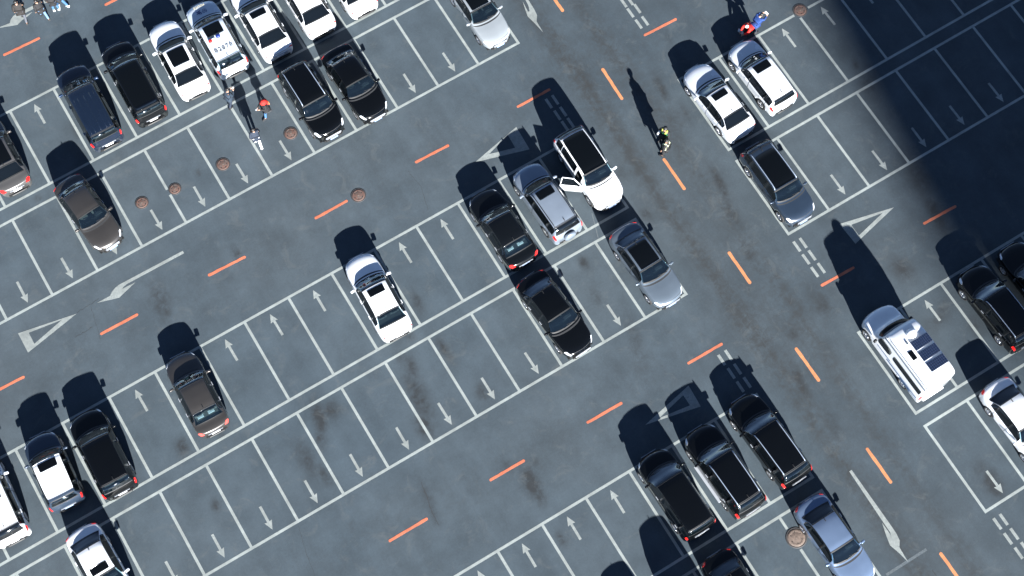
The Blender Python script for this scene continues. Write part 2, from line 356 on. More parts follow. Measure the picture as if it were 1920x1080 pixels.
for o, i_ in [(((33.8, 625), (143.8, 588), (52.5, 661)), ((53.8, 623.8), (116.3, 599.5), (64.5, 644.5))),
              (((968, 238), (891, 304), (993, 280)), ((952, 253), (917, 289), (966, 277))),
              (((1574, 420), (1676, 388.8), (1604, 457)), ((1596, 421.5), (1655, 399), (1610.5, 441.5))),
              (((1291, 723), (1210, 796.5), (1314, 762)), ((1281, 741), (1236, 784), (1293.8, 760)))]:
    ring_poly('give_way_triangle', o, i_, M_ARROW)
def flat_poly(name, pts, mat, z=.0045):
    m = MB(); P = [unp(*p) for p in pts]; m.poly([(v.x, v.y) for v in P], .001, z); return m.build(name, mat, ground)
flat_poly('lane_arrow', [(182.2, 567.8), (206.7, 554.4), (209.4, 547.8), (215.6, 540), (222.2, 534.4), (342.8, 470.2), (345, 474.8), (237.8, 532.5), (232.2, 537.2), (229.1, 542), (237.8, 537.2), (253.9, 529.4), (237.8, 544.4), (223.3, 558.3)], M_ARROW)
flat_poly('lane_arrow', [(1596.6, 881), (1672.5, 988), (1681, 1001), (1687, 1013.8), (1686.3, 1026), (1702.8, 1054), (1686, 1037), (1668.8, 1022.5), (1661, 1002.5), (1653.8, 980), (1668.8, 1001), (1671, 1007), (1669, 998), (1662.5, 988.8), (1592.3, 884)], M_ARROW)
flat_poly('lane_arrow', [(945, -60), (990, -1.3), (1002.5, 18.8), (1007, 28.8), (1006, 40), (1018.3, 60.5), (1002, 43), (989.5, 31), (983.8, 15), (980, 2.5), (990, 22), (993, 21), (991, 11), (984.5, -1.3), (940, -56)], M_ARROW)
flat_poly('lane_arrow', [(-6, 53), (18.3, 43.3), (20, 36.7), (25, 30), (30, 26.3), (43, 20), (83, 0), (120, -20), (123, -15), (89, 3.5), (46, 25), (40, 31), (47, 29.5), (61, 22), (51.7, 30.8), (41.7, 37.5), (32.5, 46.7)], M_ARROW)
strip('old_line', unp(1662, 1078)[:2], unp(1737, 1030)[:2], .13, M_OLD, .0025, .002)
strip('old_line', unp(1110, 400)[:2], unp(1122, 447)[:2], .05, M_OLD, .0025, .002)
def crack(pts, wd=.022):
    P = [unp(*p) for p in pts]; Q = []
    for a, b in zip(P[:-1], P[1:]):
        for k in range(5): Q.append(a.lerp(b, k / 5) + Vector((random.uniform(-.03, .03), random.uniform(-.03, .03), 0)))
    Q.append(P[-1]); L = []; Rr = []
    for i, p in enumerate(Q):
        d = (Q[min(i + 1, len(Q) - 1)] - Q[max(i - 1, 0)]).normalized(); n = Vector((-d.y, d.x, 0)) * wd / 2 * random.uniform(.5, 1.2)
        L.append(p + n); Rr.append(p - n)
    V = [(v.x, v.y, .0022) for v in L + Rr]; n = len(L)
    mesh('crack', V, [(i, n + i, n + i + 1, i + 1) for i in range(n - 1)], M_CRACK, ground)
crack([(143, 587), (158, 578), (175, 567), (186, 560)]); crack([(140, 633), (155, 624), (173, 613)]); crack([(171, 576), (178, 600), (188, 636)], .018)
crack([(790, 905), (798, 925), (803, 940), (812, 965), (822, 985)], .03); crack([(765, 320), (790, 350), (803, 395)], .014); crack([(1748, 1068), (1757, 1082)], .03)
crack([(560, 985), (575, 1040), (590, 1080)], .012)
# sunken joint strips between asphalt lanes would go here if the photo showed them

# ------------------------------------------------------------------ manhole covers
def mat_rust():
    m, t, b = newmat('rusty_iron'); tc = t.nodes.new('ShaderNodeTexCoord')
    a = noise_node(t, tc.outputs['Object'], 7, 6, .7); c = mixc(t, mr(t, a, .35, .65, 0, 1), (.10, .042, .028), (.070, .061, .055))
    t.links.new(c, b.inputs['Base Color']); b.inputs['Roughness'].default_value = .75; return m
M_RUST = mat_rust(); M_IRON = pm('iron_frame', (.045, .042, .042), .7, noise=.3, scale=8); M_HOLE = pm('hole_dark', (.012, .012, .012), .9)
M_RUSTW = pm('worn_cover', (.17, .125, .10), .75, noise=.35, scale=8)
mlab = ['rusty round manhole cover beside the white stall line, near the person in white trousers', 'rusty manhole cover in an empty bay, second from the cover by the people',
        'rusty manhole cover overlapping a white stall line', 'dull brown manhole cover in the empty bay next to the dark brown sedan', 'rusty manhole cover out in the driving lane beyond an orange dash',
        'rusty manhole cover breaking the white row line at the top right', 'large worn pale brown manhole cover beside the blue silver sedan']
for i, ((h, r), lb) in enumerate(zip(HW, mlab)):
    t = empty('manhole_cover', (h.x, h.y, 0), random.uniform(0, 6), lb, 'manhole cover', 'round iron manhole covers in the asphalt')
    m = MB(); m.lathe([(r, .001), (r, .009), (r * .90, .011), (r * .87, .006), (r * .84, .006)], 40); m.build('frame', M_IRON, t, True)
    m = MB(); m.lathe([(r * .84, .004), (r * .83, .012), (r * .60, .013), (r * .58, .010), (r * .50, .010), (r * .48, .013), (r * .12, .013), (.001, .013)], 40); m.build('lid', M_RUST if i != 6 else M_RUSTW, t, True)
    for k in range(6):
        q = k * math.pi / 3; m = MB(); m.lathe([(.026, .0135), (.026, .0150), (.001, .0150)], 10, c=(r * .54 * math.cos(q), r * .54 * math.sin(q), 0)); m.build('key_hole', M_HOLE, t)
    m = MB(); m.lathe([(.05, .0132), (.045, .019), (.001, .020)], 12); m.build('boss', M_RUSTW, t)

# ------------------------------------------------------------------ cars
def pchip_grid(P, sub):
    """monotone cubic through the rows of P (n,...) -> (n-1)*sub+1 rows"""
    n = P.shape[0]; D = P[1:] - P[:-1]; M = np.zeros_like(P)
    a, b = D[:-1], D[1:]; same = a * b > 0
    M[1:-1] = np.where(same, 2 * a * b / np.where(same, a + b, 1), 0); M[0] = D[0]; M[-1] = D[-1]
    out = []; us = np.arange(sub) / sub
    for i in range(n - 1):
        for u in us:
            h00 = 2 * u ** 3 - 3 * u ** 2 + 1; h10 = u ** 3 - 2 * u ** 2 + u; h01 = -2 * u ** 3 + 3 * u ** 2; h11 = u ** 3 - u ** 2
            out.append(h00 * P[i] + h10 * M[i] + h01 * P[i + 1] + h11 * M[i + 1])
    out.append(P[-1]); return np.array(out)
SED = [(0, .58, .60, .58, .64, .48, .655, .665), (.10, .80, .70, .75, .735, .62, .755, .765), (.35, .93, .77, .85, .81, .70, .845, .86), (.80, .99, .82, .875, .865, .74, .91, .925),
       (1.30, 1.0, .86, .88, .915, .78, .95, .965), (1.60, 1.0, .885, .87, .935, .775, 1.05, 1.13), (2.05, 1.0, .895, .868, .95, .655, 1.345, 1.415), (2.35, 1.0, .90, .867, .955, .635, 1.39, 1.455),
       (2.75, 1.0, .905, .867, .96, .632, 1.395, 1.46), (3.20, 1.0, .91, .865, .965, .63, 1.37, 1.44), (3.55, 1.0, .92, .863, .975, .64, 1.29, 1.375), (3.90, 1.0, .93, .86, .985, .70, 1.10, 1.19),
       (4.18, .99, .93, .85, .985, .77, 1.005, 1.045), (4.48, .96, .92, .83, .97, .73, .99, 1.01), (4.68, .89, .85, .76, .90, .64, .93, .945), (4.75, .74, .70, .62, .73, .5, .745, .755)]
SUV = [(0, .68, .70, .62, .74, .5, .76, .77), (.10, .86, .82, .78, .86, .64, .885, .895), (.35, .95, .90, .87, .955, .72, .99, 1.005), (.75, 1.0, .96, .89, 1.0, .76, 1.04, 1.055),
       (1.12, 1.0, .98, .885, 1.03, .79, 1.07, 1.09), (1.40, 1.0, 1.0, .88, 1.05, .80, 1.18, 1.27), (1.82, 1.0, 1.02, .87, 1.06, .71, 1.52, 1.59), (2.15, 1.0, 1.02, .87, 1.065, .69, 1.60, 1.665),
       (2.75, 1.0, 1.02, .87, 1.07, .685, 1.61, 1.68), (3.40, 1.0, 1.03, .87, 1.08, .68, 1.595, 1.665), (4.05, .99, 1.04, .86, 1.09, .665, 1.55, 1.62), (4.30, .975, 1.04, .85, 1.10, .665, 1.45, 1.52),
       (4.48, .96, 1.03, .84, 1.09, .72, 1.20, 1.25), (4.57, .94, 1.0, .81, 1.04, .73, 1.07, 1.09), (4.63, .90, .88, .77, .92, .68, .93, .94), (4.65, .82, .72, .66, .74, .55, .75, .76)]
MPVX = [0, .08, .25, .55, .88, 1.20, 1.72, 2.1, 2.8, 3.6, 4.30, 4.48, 4.56, 4.60, 4.64, 4.65]
CONE = dict(sedan=(SED, .19, .77, 1.46), suv=(SUV, .185, .785, 1.68), mpv=(None, .17, .78, 1.68))
SUBS, SUBT = 6, 5
def car_surface(kind, L, W, H):
    if kind == 'mpv': st = [(x, *s[1:]) for x, s in zip(MPVX, SUV)]; base = SUV
    else: st = CONE[kind][0]
    H0 = 1.46 if kind == 'sedan' else 1.68; L0 = st[-1][0]; hw = W / 2; kz = H / H0
    S = []
    for (x, wf, zb, y5, z5, y6, z6, zc) in st:
        a = hw * wf; g = hw / .91 * 1.0
        zz = lambda z: .22 + (z - .22) * ((H - .22) / (H0 - .22))
        y5_, y6_ = min(y5 * g, a * .965), min(y6 * g, a * .86)
        half = [(a * .90, .22), (a * .985, .36), (a, .58 if zb > .75 else .22 + (zb - .22) * .62), (a * .99, zz(zb) - .07), (a * .965, zz(zb)), (y5_, zz(z5)), (y6_, zz(z6)), (y6_ * .66, zz(z6 + (zc - z6) * .66)), (0, zz(zc))]
        half = [(y, z) for y, z in half]
        full = half + [(-y, z) for y, z in half[-2::-1]]
        S.append([(L / 2 - x / L0 * L, y, z) for y, z in full])
    S = np.array(S)
    # the plan view is bowed at both ends so that bumpers, bonnet and windscreen base curve
    xr = L / 2 - S[..., 0]; yn = np.abs(S[..., 1]) / hw
    bow = .30 * np.clip(1 - xr / 1.7, 0, 1) * yn ** 2.2 - (.18 if kind == 'sedan' else .12) * np.clip(1 - (L - xr) / 1.2, 0, 1) * yn ** 2.4
    S[..., 0] -= bow
    G = pchip_grid(S, SUBS); G = np.swapaxes(pchip_grid(np.swapaxes(G, 0, 1), SUBT), 0, 1)
    return G
class Car:
    def __init__(c, root, kind, L, W, H, body):
        c.root, c.kind, c.L, c.W, c.H = root, kind, L, W, H; c.G = car_surface(kind, L, W, H); c.ns, c.nt = c.G.shape[:2]; c.body = body
    def at(c, s, t):
        fs = np.clip(np.asarray(s, float) * SUBS, 0, c.ns - 1.0001); ft = np.clip(np.asarray(t, float) * SUBT, 0, c.nt - 1.0001)
        i, j = fs.astype(int), ft.astype(int); u = (fs - i)[..., None]; v = (ft - j)[..., None]; G = c.G
        return G[i, j] * (1 - u) * (1 - v) + G[i + 1, j] * u * (1 - v) + G[i, j + 1] * (1 - u) * v + G[i + 1, j + 1] * u * v
    def patch(c, name, s0, s1, t0, t1, mat, off=.006, n=(14, 14), bow0=0, bow1=0, rnd=0.0, parent=None, smooth=True):
        """a sheet following the body between two stations; bow bends its ends, rnd rounds its corners"""
        V, F, Tp = c.patch_geo(s0, s1, t0, t1, off, n, bow0, bow1, rnd)
        return mesh(name, V, F, mat, parent or c.root, smooth)
    def patch_geo(c, s0, s1, t0, t1, off, n, bow0=0, bow1=0, rnd=0):
        u = np.linspace(0, 1, n[0]); v = np.linspace(-1, 1, n[1]); U, Vv = np.meshgrid(u, v, indexing='ij')
        if rnd:
            a = 1 - rnd * (np.abs(2 * U - 1) ** 6); b = 1 - rnd * np.abs(Vv) ** 6; U = .5 + (U - .5) * b; Vv = Vv * a
        tm, th = (t0 + t1) / 2, (t1 - t0) / 2; T = tm + Vv * th; a0 = s0 + bow0 * Vv ** 2; a1 = s1 + bow1 * Vv ** 2; S_ = a0 + (a1 - a0) * U
        P = c.at(S_, T); e = .02
        du = c.at(S_ + e, T) - c.at(S_ - e, T); dv = c.at(S_, T + e) - c.at(S_, T - e); N = np.cross(dv, du); N /= np.linalg.norm(N, axis=-1, keepdims=True) + 1e-9
        N *= np.where((N[..., 2:3] * .6 + N[..., 1:2] * np.sign(P[..., 1:2]) * .6) < 0, -1, 1)
        Q = P + N * off; m0, m1 = n
        # turned-down rim gives the sheet its thickness
        V = Q.reshape(-1, 3); idx = np.arange(m0 * m1).reshape(m0, m1)
        F = [(idx[i, j], idx[i + 1, j], idx[i + 1, j + 1], idx[i, j + 1]) for i in range(m0 - 1) for j in range(m1 - 1)]
        rim = list(idx[0, :]) + list(idx[1:, -1]) + list(idx[-1, -2::-1]) + list(idx[-2:0:-1, 0]); Pf = (P - N * .004).reshape(-1, 3); b0 = len(V)
        V = np.concatenate([V, Pf[rim]]); k = len(rim)
        F += [(rim[i], b0 + i, b0 + (i + 1) % k, rim[(i + 1) % k]) for i in range(k)]
        return V, F, None
def mirror_t(t0, t1): return 16 - t1, 16 - t0
WH = {}
def wheel_meshes():
    for nm, mat in (('tyre', M_RUB), ('rim', M_RIM)):
        m = MB()
        if nm == 'tyre': m.lathe([(.21, -.10), (.31, -.11), (.335, -.07), (.335, .07), (.31, .11), (.22, .10), (.21, .06)], 28, 'Y')
        else:
            m.lathe([(.215, .06), (.225, .095), (.205, .10), (.195, .055)], 28, 'Y')
            m.lathe([(.06, .04), (.055, .09), (.001, .095)], 14, 'Y')
            for k in range(5):
                q = k * 2 * math.pi / 5
                for dq in (-.14, .14): m.tube([(.045 * math.cos(q), .085, .045 * math.sin(q)), (.205 * math.cos(q + dq), .082, .205 * math.sin(q + dq))], [.022, .016], 6)
        o = m.build(nm, mat, None, True); WH[nm] = o.data; bpy.data.objects.remove(o)
    m = MB(); m.lathe([(.20, .03), (.001, .03)], 20, 'Y'); o = m.build('brake', M_IRON); WH['brake'] = o.data; bpy.data.objects.remove(o)
wheel_meshes()
def add_wheel(root, x, y, r, side):
    wobj = bpy.data.objects.new('wheel', WH['tyre']); wobj.location = (x, y, r); wobj.scale = (r / .335, 1, r / .335)
    if side < 0: wobj.rotation_euler = (0, 0, math.pi)
    lk(wobj, root)
    for nm in ('rim', 'brake'):
        o = bpy.data.objects.new(nm if nm == 'rim' else 'brake_disc', WH[nm]); lk(o, wobj)
def text_mesh(txt, size, mat, name, parent, M, bold=0.0):
    cu = bpy.data.curves.new(name, 'FONT'); cu.body = txt; cu.size = size; cu.space_character = 1.15; cu.align_x = 'CENTER'; cu.align_y = 'CENTER'; cu.offset = bold; cu.extrude = .003
    o = bpy.data.objects.new(name, cu); COL.objects.link(o)
    me = bpy.data.meshes.new_from_object(o.evaluated_get(bpy.context.evaluated_depsgraph_get())); bpy.data.objects.remove(o)
    me.materials.clear(); me.materials.append(mat); ob = bpy.data.objects.new(name, me); ob.matrix_local = M; lk(ob, parent); ob.matrix_local = M; return ob
def make_car(cx, cy, head, L, kind, col, label, W=1.80, H=None, roof=None, sun=None, rails=None, cat='car', name='parked_car', tails=1.0, seat=None, mirror=None, hl=M_LAMP, opts=(), group='cars parked in the marked bays'):
    H = H or {'sedan': 1.46, 'suv': 1.68, 'mpv': 1.78, 'hatch': 1.5}[kind]; K = 'suv' if kind == 'hatch' else kind
    root = empty(name, (cx, cy, 0), R(head), label, cat, group); body = PT[col]
    c = Car(root, K, L, W, H, body); G = c.G.copy(); ns, nt_ = c.ns, c.nt
    # wheel arches
    fx, rx = ((.19, .775) if K == 'sedan' else (.185, .79) if K == 'suv' else (.165, .80)); wr = .325 if K == 'sedan' else .355
    ax = [L / 2 - fx * L, L / 2 - rx * L]; Ra = wr + .055
    tt = np.arange(nt_) / SUBT; side = (tt <= 3.01) | (tt >= 12.99)
    for xa in ax:
        dx, dz = G[..., 0] - xa, G[..., 2] - wr; r = np.hypot(dx, dz) + 1e-9; m = side[None, :] & (r < Ra + .035) & (r > Ra - .035)
        G[..., 0] = np.where(m, xa + dx / r * Ra, G[..., 0]); G[..., 2] = np.where(m, wr + dz / r * Ra, G[..., 2])
        m = side[None, :] & (r <= Ra - .035); G[..., 1] = np.where(m, np.sign(G[..., 1]) * (W / 2 - .27), G[..., 1])
    # openings for the windscreen and the rear window
    ws = (4.25, 6.0, 5.98, 10.02); 
    if K == 'sedan': rw = (10.0, 11.9, 6.05, 9.95)
    elif kind == 'hatch': rw = (10.75, 12.0, 6.2, 9.8)
    else: rw = (10.35, 12.1, 6.0, 10.0)
    if K == 'mpv': ws = (4.1, 6.0, 5.9, 10.1)
    BW = .55
    I, J = np.meshgrid(np.arange(ns - 1), np.arange(nt_ - 1), indexing='ij'); s_, t_ = (I + .5) / SUBS, (J + .5) / SUBT; vn = np.abs(t_ - 8) / ((ws[3] - ws[2]) / 2)
    cut = (s_ > ws[0] + .1 + BW * vn ** 2) & (s_ < ws[1] - .08) & (vn < .93)
    cut |= (s_ > rw[0] + .08) & (s_ < rw[1] - .08) & (t_ > rw[2] + .12) & (t_ < rw[3] - .12)
    dooropen = 'open_doors' in opts
    if dooropen: cut |= (s_ > 5.2) & (s_ < 7.25) & (t_ > 12.2 - .1) & (t_ < 15.2) | (s_ > 5.9) & (s_ < 7.25) & (t_ > 10.15) & (t_ < 12.2)
    keep = ~cut; a = (I * nt_ + J)[keep]
    F = np.stack([a, a + nt_, a + nt_ + 1, a + 1], 1).tolist(); V = G.reshape(-1, 3).tolist()
    for row, flip in ((0, False), (ns - 1, True)):
        n0 = len(V); V.append(G[row].mean(0).tolist()); ids = [row * nt_ + j for j in range(nt_)]
        F += [(n0, ids[j], ids[j + 1]) if not flip else (n0, ids[j + 1], ids[j]) for j in range(nt_ - 1)]
        F.append((n0, ids[-1], ids[0]))
    mesh('body', V, F, body, root, True)
    m = MB(); m.box((0, 0, .20), (L * .93, W * .80, .06)); m.box((L / 2 - .12, 0, .30), (.16, W * .60, .16)); m.box((-L / 2 + .10, 0, .32), (.14, W * .62, .16)); m.build('underbody', M_BLACK, root)
    for xa in ax:
        for sd in (1, -1): add_wheel(root, xa, sd * (W / 2 - .115), wr, sd)
    # cabin
    zf = H * .42; sm = seat or M_SEAT; Xs = lambda s: float(c.at(s, 8)[0])
    inr = MB(); x0, x1 = Xs(4.2), Xs(11.9 if K == 'sedan' else 12.2)
    inr.box(((x0 + x1) / 2, 0, zf - .12), (x0 - x1, W * .84, .05)); inr.bev((x0 - .22, 0, H * .585), (.52, W * .76, .14), .05, ry=-.12); inr.bev((x0 - .50, -.36 if 0 else .36, H * .62), (.16, .42, .10), .03)
    if K == 'sedan': sh_ = MB(); sh_.box((Xs(11.0) + .05, 0, H * .665), (.56, W * .66, .03)); sh_.build('parcel_shelf', sm, root)
    for sd in (1, -1): inr.box(((x0 + x1) / 2, sd * W * .435, H * .50), (x0 - x1 - .2, .04, H * .26))
    it = inr.build('cabin', M_INT, root)
    m = MB(); m.lathe([(.17, -.012), (.19, 0), (.17, .012), (.155, 0), (.17, -.012)], 18, 'Z'); sw = m.build('steering_wheel', M_BLACK, it, True); sw.location = (x0 - .62, .36, H * .60); sw.rotation_euler = (0, -1.05, 0)
    for xs_, wd, ys_, fr_ in ((Xs(7.3), .50, (.36, -.36), 1), (Xs(9.6), .56, (.34, -.34), 0)):
        for y in ys_:
            m = MB(); m.bev((xs_ + .12, y, zf + .10), (.52, wd, .16), .05); m.bev((xs_ - .16, y, H * .585), (.14, wd * .95, H * .27), .05, ry=-.2); m.bev((xs_ - .23, y, H * (.79 if fr_ else .70)), (.10, .26, .15), .04, ry=-.2)
            m.build('seat', sm, root, True)
    # glass
    n0 = (12, 18)
    g = c.patch('windshield', ws[0], ws[1], ws[2], ws[3], M_GLASS, .008, n0, BW, 0.05, .03)
    mb = MB()
    for a_, b_, bo in ((ws[0] - .05, ws[0] + .16, (BW, BW)), (ws[1] - .14, ws[1] + .02, (.05, .05))):
        V, F, _ = c.patch_geo(a_, b_, ws[2], ws[3], .011, (3, 18), *bo); mb.add(V.tolist(), F)
    mb.build('seal', M_BLACK, g)
    xw = Xs(4.55)
    mb = MB()
    for y0, y1 in ((.55, .05), (-.05, -.6)):
        i0 = c.at(4.35, 8 - y0 * 2.6 if 0 else 8 - y0 * 2.2); i1 = c.at(4.55, 8 - y1 * 2.2); mb.tube([i0 + [0, 0, .03], i1 + [-.02, 0, .035]], .012, 5)
    mb.build('wiper', M_BLACK, g)
    g = c.patch('rear_window', rw[0], rw[1], rw[2], rw[3], M_DARKG if 'darkrear' in opts else M_GLASS, .008, (10, 16), .0, .05, .04)
    V, F, _ = c.patch_geo(rw[1] - .16, rw[1] + .03, rw[2], rw[3], .011, (3, 16), .05, .05); mb = MB(); mb.add(V.tolist(), F)
    V, F, _ = c.patch_geo(rw[0] - .03, rw[0] + .12, rw[2], rw[3], .011, (3, 16), 0, 0); mb.add(V.tolist(), F); mb.build('seal', M_BLACK, g)
    if 'papers' in opts:
        for y in (.32, -.25): mb = MB(); mb.box((Xs(11.0) + .16, y, H * .665 + .05), (.14, .32, .07)); mb.build('tissue_box', M_PAPER, root)
    for sd in (1, -1):
        if dooropen and sd < 0: continue
        t0, t1 = (5.0, 5.98) if sd > 0 else mirror_t(5.0, 5.98); c.patch('pillar_trim', 5.25, 11.0, t0, t1, M_BLACK, .003, (16, 6), 0, 0, .03)
    sidew = ((5.3, 7.40), (7.46, 9.75), (9.81, 10.95)) if K == 'sedan' else ((5.3, 7.36), (7.42, 9.45), (9.51, 10.95))
    for sd in (1, -1):
        for q, (a_, b_) in enumerate(sidew):
            if dooropen and sd < 0 and q < 1: continue
            t0, t1 = (5.04, 5.95) if sd > 0 else mirror_t(5.04, 5.95)
            c.patch('side_window', a_, b_, t0, t1, M_DARKG, .005, (8, 6), 0, 0, .02)
    # lamps, grille, plates
    tmat = M_TAILP if 'pale' in opts else M_TAIL
    for sd in (1, -1):
        f = (lambda a, b: (a, b)) if sd > 0 else mirror_t
        t0, t1 = f(3.55, 5.9); lb = .9 if sd > 0 else 0
        hm = c.patch('headlight', .35, 1.75, t0, t1, hl, .010, (6, 8), 0, 0, .12)
        if K == 'sedan': t0, t1 = f(3.3, 6.2); c.patch('taillight', *((13.95, 14.25) if 'thin' in opts else (13.55, 14.7)), t0, t1, tmat, .012, (6, 8), 0, 0, .12)
        else: t0, t1 = f(3.3, 5.6); c.patch('taillight', 11.6, 14.1, t0, t1, tmat, .012, (6, 8), 0, 0, .12)
    zg = .62 if K == 'sedan' else .70
    xf = L / 2
    m = MB(); m.bev((xf - .01, 0, zg - .10), (.06, W * .46, .20), .02); gr = m.build('grille', M_BLACK, root)
    m = MB()
    for k in range(3): m.box((xf + .022, 0, zg - .16 + k * .06), (.02, W * .44, .02))
    m.box((xf + .02, 0, zg + .01), (.03, W * .46, .02)); m.build('grille_bar', M_CHROME, gr)
    m = MB(); m.box((xf + .015, 0, .36), (.02, .44, .14)); m.build('license_plate', M_PLATE if kind != 'x' else M_PLATEW, root)
    zp = .80 if K == 'sedan' else .78
    m = MB(); m.box((-xf - .005, 0, zp - .10), (.02, .44, .14)); m.build('license_plate', M_PLATE if 'bp' in opts else M_PLATEW, root)
    m = MB()
    m.bev((xf - .06, 0, .27), (.16, W * .50, .10), .03); m.build('front_lip', M_BLACK, root)
    m = MB(); m.bev((-xf + .03, 0, .34), (.14, W * .50, .12), .05); m.build('rear_bumper', M_BLACK, root, True)
    m = MB(); m.box((-xf - .01, 0, zp + .01), (.03, W * .44, .025)); m.build('trim_bar', M_CHROME, root)
    # mirrors and handles
    ms = PT[mirror] if mirror else body
    for sd in (1, -1):
        if dooropen and sd < 0: p = c.at(5.25, 16 - 4.6)
        else: p = c.at(5.25, 4.6 if sd > 0 else 16 - 4.6)
        m = MB(); m.bev((p[0] + .02, p[1] + sd * .15, p[2] + .06), (.12, .22, .15), .035, rz=sd * .18); m.tube([(p[0], p[1] - sd * .03, p[2]), (p[0] + .01, p[1] + sd * .10, p[2] + .04)], .028, 6)
        m.build('mirror', ms, root, True)
        for s0 in (7.0, 9.2):
            if dooropen and sd < 0 and s0 < 8: continue
            p = c.at(s0, 3.4 if sd > 0 else 16 - 3.4); m = MB(); m.bev((p[0], p[1] + sd * .02, p[2]), (.20, .035, .035), .012); m.build('door_handle', M_CHROME if col in ('black', 'soft', 'brown') else ms, root)
    # shut lines and cowl joined as one dark part
    mb = MB()
    def gap(a, b, t0, t1, n, bows=(0, 0)): V, F, _ = c.patch_geo(a, b, t0, t1, .0035, n, *bows); mb.add(V.tolist(), F)
    gap(3.78, 3.98, 5.5, 10.5, (2, 16), (BW * .9, BW * .9))
    for t0 in (5.35, 10.6): gap(1.1, 3.9, t0, t0 + .05, (10, 2))
    gap(1.0, 1.09, 5.4, 10.6, (2, 16), (.1, .1))
    for sd in (1, -1):
        for s0 in ((5.1, 7.42, 9.8)):
            t0, t1 = (1.2, 4.9) if sd > 0 else mirror_t(1.2, 4.9); gap(s0, s0 + .05, t0, t1, (2, 10))
    if K == 'sedan':
        gap(14.2, 14.3, 5.2, 10.8, (2, 12), (-.1, -.1))
        for t0 in (5.3, 10.65): gap(12.0, 14.2, t0, t0 + .05, (8, 2))
    else: gap(10.15, 10.24, 5.8, 10.2, (2, 12))
    gp = mb.build('panel_gap', M_GAP, root); gp['kind'] = 'stuff'
    m = MB(); p = c.at(9.7 if K == 'sedan' else 9.9, 8); m.bev((p[0], 0, p[2] + .03), (.16, .03, .06), .01)
    if 'noant' not in opts: m.build('antenna', M_BLACK, root)
    if roof: c.patch('roof', 6.02, 10.2, 5.98, 10.02, PT[roof], .012, (16, 14), 0, 0, .03)
    if sun:
        a_, b_, hw_ = {'small': (6.35, 7.55, 1.05), 'mid': (6.35, 7.9, 1.1), 'big': (6.45, 9.0, 1.25), 'pano': (6.12, 9.6, 1.55), 'full': (6.0, 10.0, 1.75), 'dark': (6.1, 9.7, 1.45)}[sun]
        c.patch('sunroof', a_, b_, 8 - hw_, 8 + hw_, M_ROOFG, .016 if roof else .012, (10, 12), 0, 0, .05)
    if rails:
        for sd in (1, -1):
            tq = 6.25 if sd > 0 else 16 - 6.25; P = [c.at(s, tq) + np.array([0, 0, .05 if 6.3 < s < 10.1 else -.01]) for s in (6.15, 6.35, 7, 8, 9, 9.8, 10.05, 10.25)]
            m = MB(); m.tube([tuple(p) for p in P], .022, 8); m.build('roof_rail', M_RAIL if rails == 'silver' else M_BLACK, root, True)
    if 'ribs' in opts:
        for y in (-.42, -.21, 0, .21, .42):
            m = MB(); s_list = np.linspace(7.2, 10.0, 6); m.tube([tuple(c.at(s, 8 - y * 3.2) + np.array([0, 0, .002])) for s in s_list], .012, 5); m.build('roof_rib', body, root, True)
    if 'spare' in opts:
        m = MB(); m.lathe([(.001, -.14), (.25, -.13), (.33, -.09), (.34, .02), (.30, .06)], 28, 'Y'); o = m.build('spare_wheel_cover', body, root, True)
        o.location = (-L / 2 - .05, .05, .92); o.rotation_euler = (0, 0, -math.pi / 2); 
        o.rotation_euler = (0, 0, math.pi / 2 * 1); o.scale = (1, 1, 1)
        o.rotation_euler = (0, 0, -math.pi / 2)
    if 'chromeface' in opts:
        m = MB(); m.bev((xf + .02, 0, zg - .02), (.05, W * .50, .07), .02); m.build('chrome_strip', M_CHROME, root)
    if 'sill' in opts:
        for sd in (1, -1): m = MB(); m.bev((-.1, sd * (W / 2 + .05), .34), (2.1, .14, .05), .02); m.build('running_board', M_CHROME, root)
    return root, c

# ---- open doors (the white SUV)
def door(root, hinge, ang, Ld, zt, sill=.36, belt=1.02, mat=None):
    """hinge: local x,y; ang: how far the door swings out from the car's right side"""
    o = bpy.data.objects.new('door', None); o.location = (hinge[0], hinge[1], 0); o.rotation_euler = (0, 0, ang); lk(o, root)
    n = 8; V = []; F = []
    for i in range(n + 1):
        x = -Ld * i / n
        prof = [(0, sill), (.05, sill), (.06, .55), (.035, .95), (.01, belt), (-.05, belt), (-.06, .6), (-.045, sill)]
        prof = [(y, z) for y, z in prof]
        for y, z in prof: V.append((x, -y + .0, z))
    k = 8; F = [(i * k + j, (i + 1) * k + j, (i + 1) * k + (j + 1) % k, i * k + (j + 1) % k) for i in range(n) for j in range(k)] + [tuple(range(k)), tuple(n * k + j for j in range(k))[::-1]]
    p = mesh('door_panel', V, F, mat, o, True)
    m = MB(); y1 = .20
    m.tube([(-.02, 0, belt), (-.50 if Ld > 1.0 else -.12, y1 * .9, zt - .02), (-Ld + .12, y1, zt), (-Ld + .03, 0, belt)], .03, 8); m.build('window_frame', mat, p, True)
    mesh('door_glass', [(-.05, 0, belt), (-Ld + .05, 0, belt), (-Ld + .13, y1, zt - .02), (-.50 if Ld > 1.0 else -.14, y1 * .9, zt - .04)] + [(-.05, .012, belt), (-Ld + .05, .012, belt), (-Ld + .13, y1 + .012, zt - .02), (-.50 if Ld > 1.0 else -.14, y1 * .9 + .012, zt - .04)],
         [(0, 1, 2, 3), (7, 6, 5, 4), (0, 4, 5, 1), (1, 5, 6, 2), (2, 6, 7, 3), (3, 7, 4, 0)], M_DARKG, p)
    m = MB(); m.bev((-Ld * .5, .075, .62), (Ld * .8, .05, .36), .02); m.build('door_lining', M_INT, p)
    return o

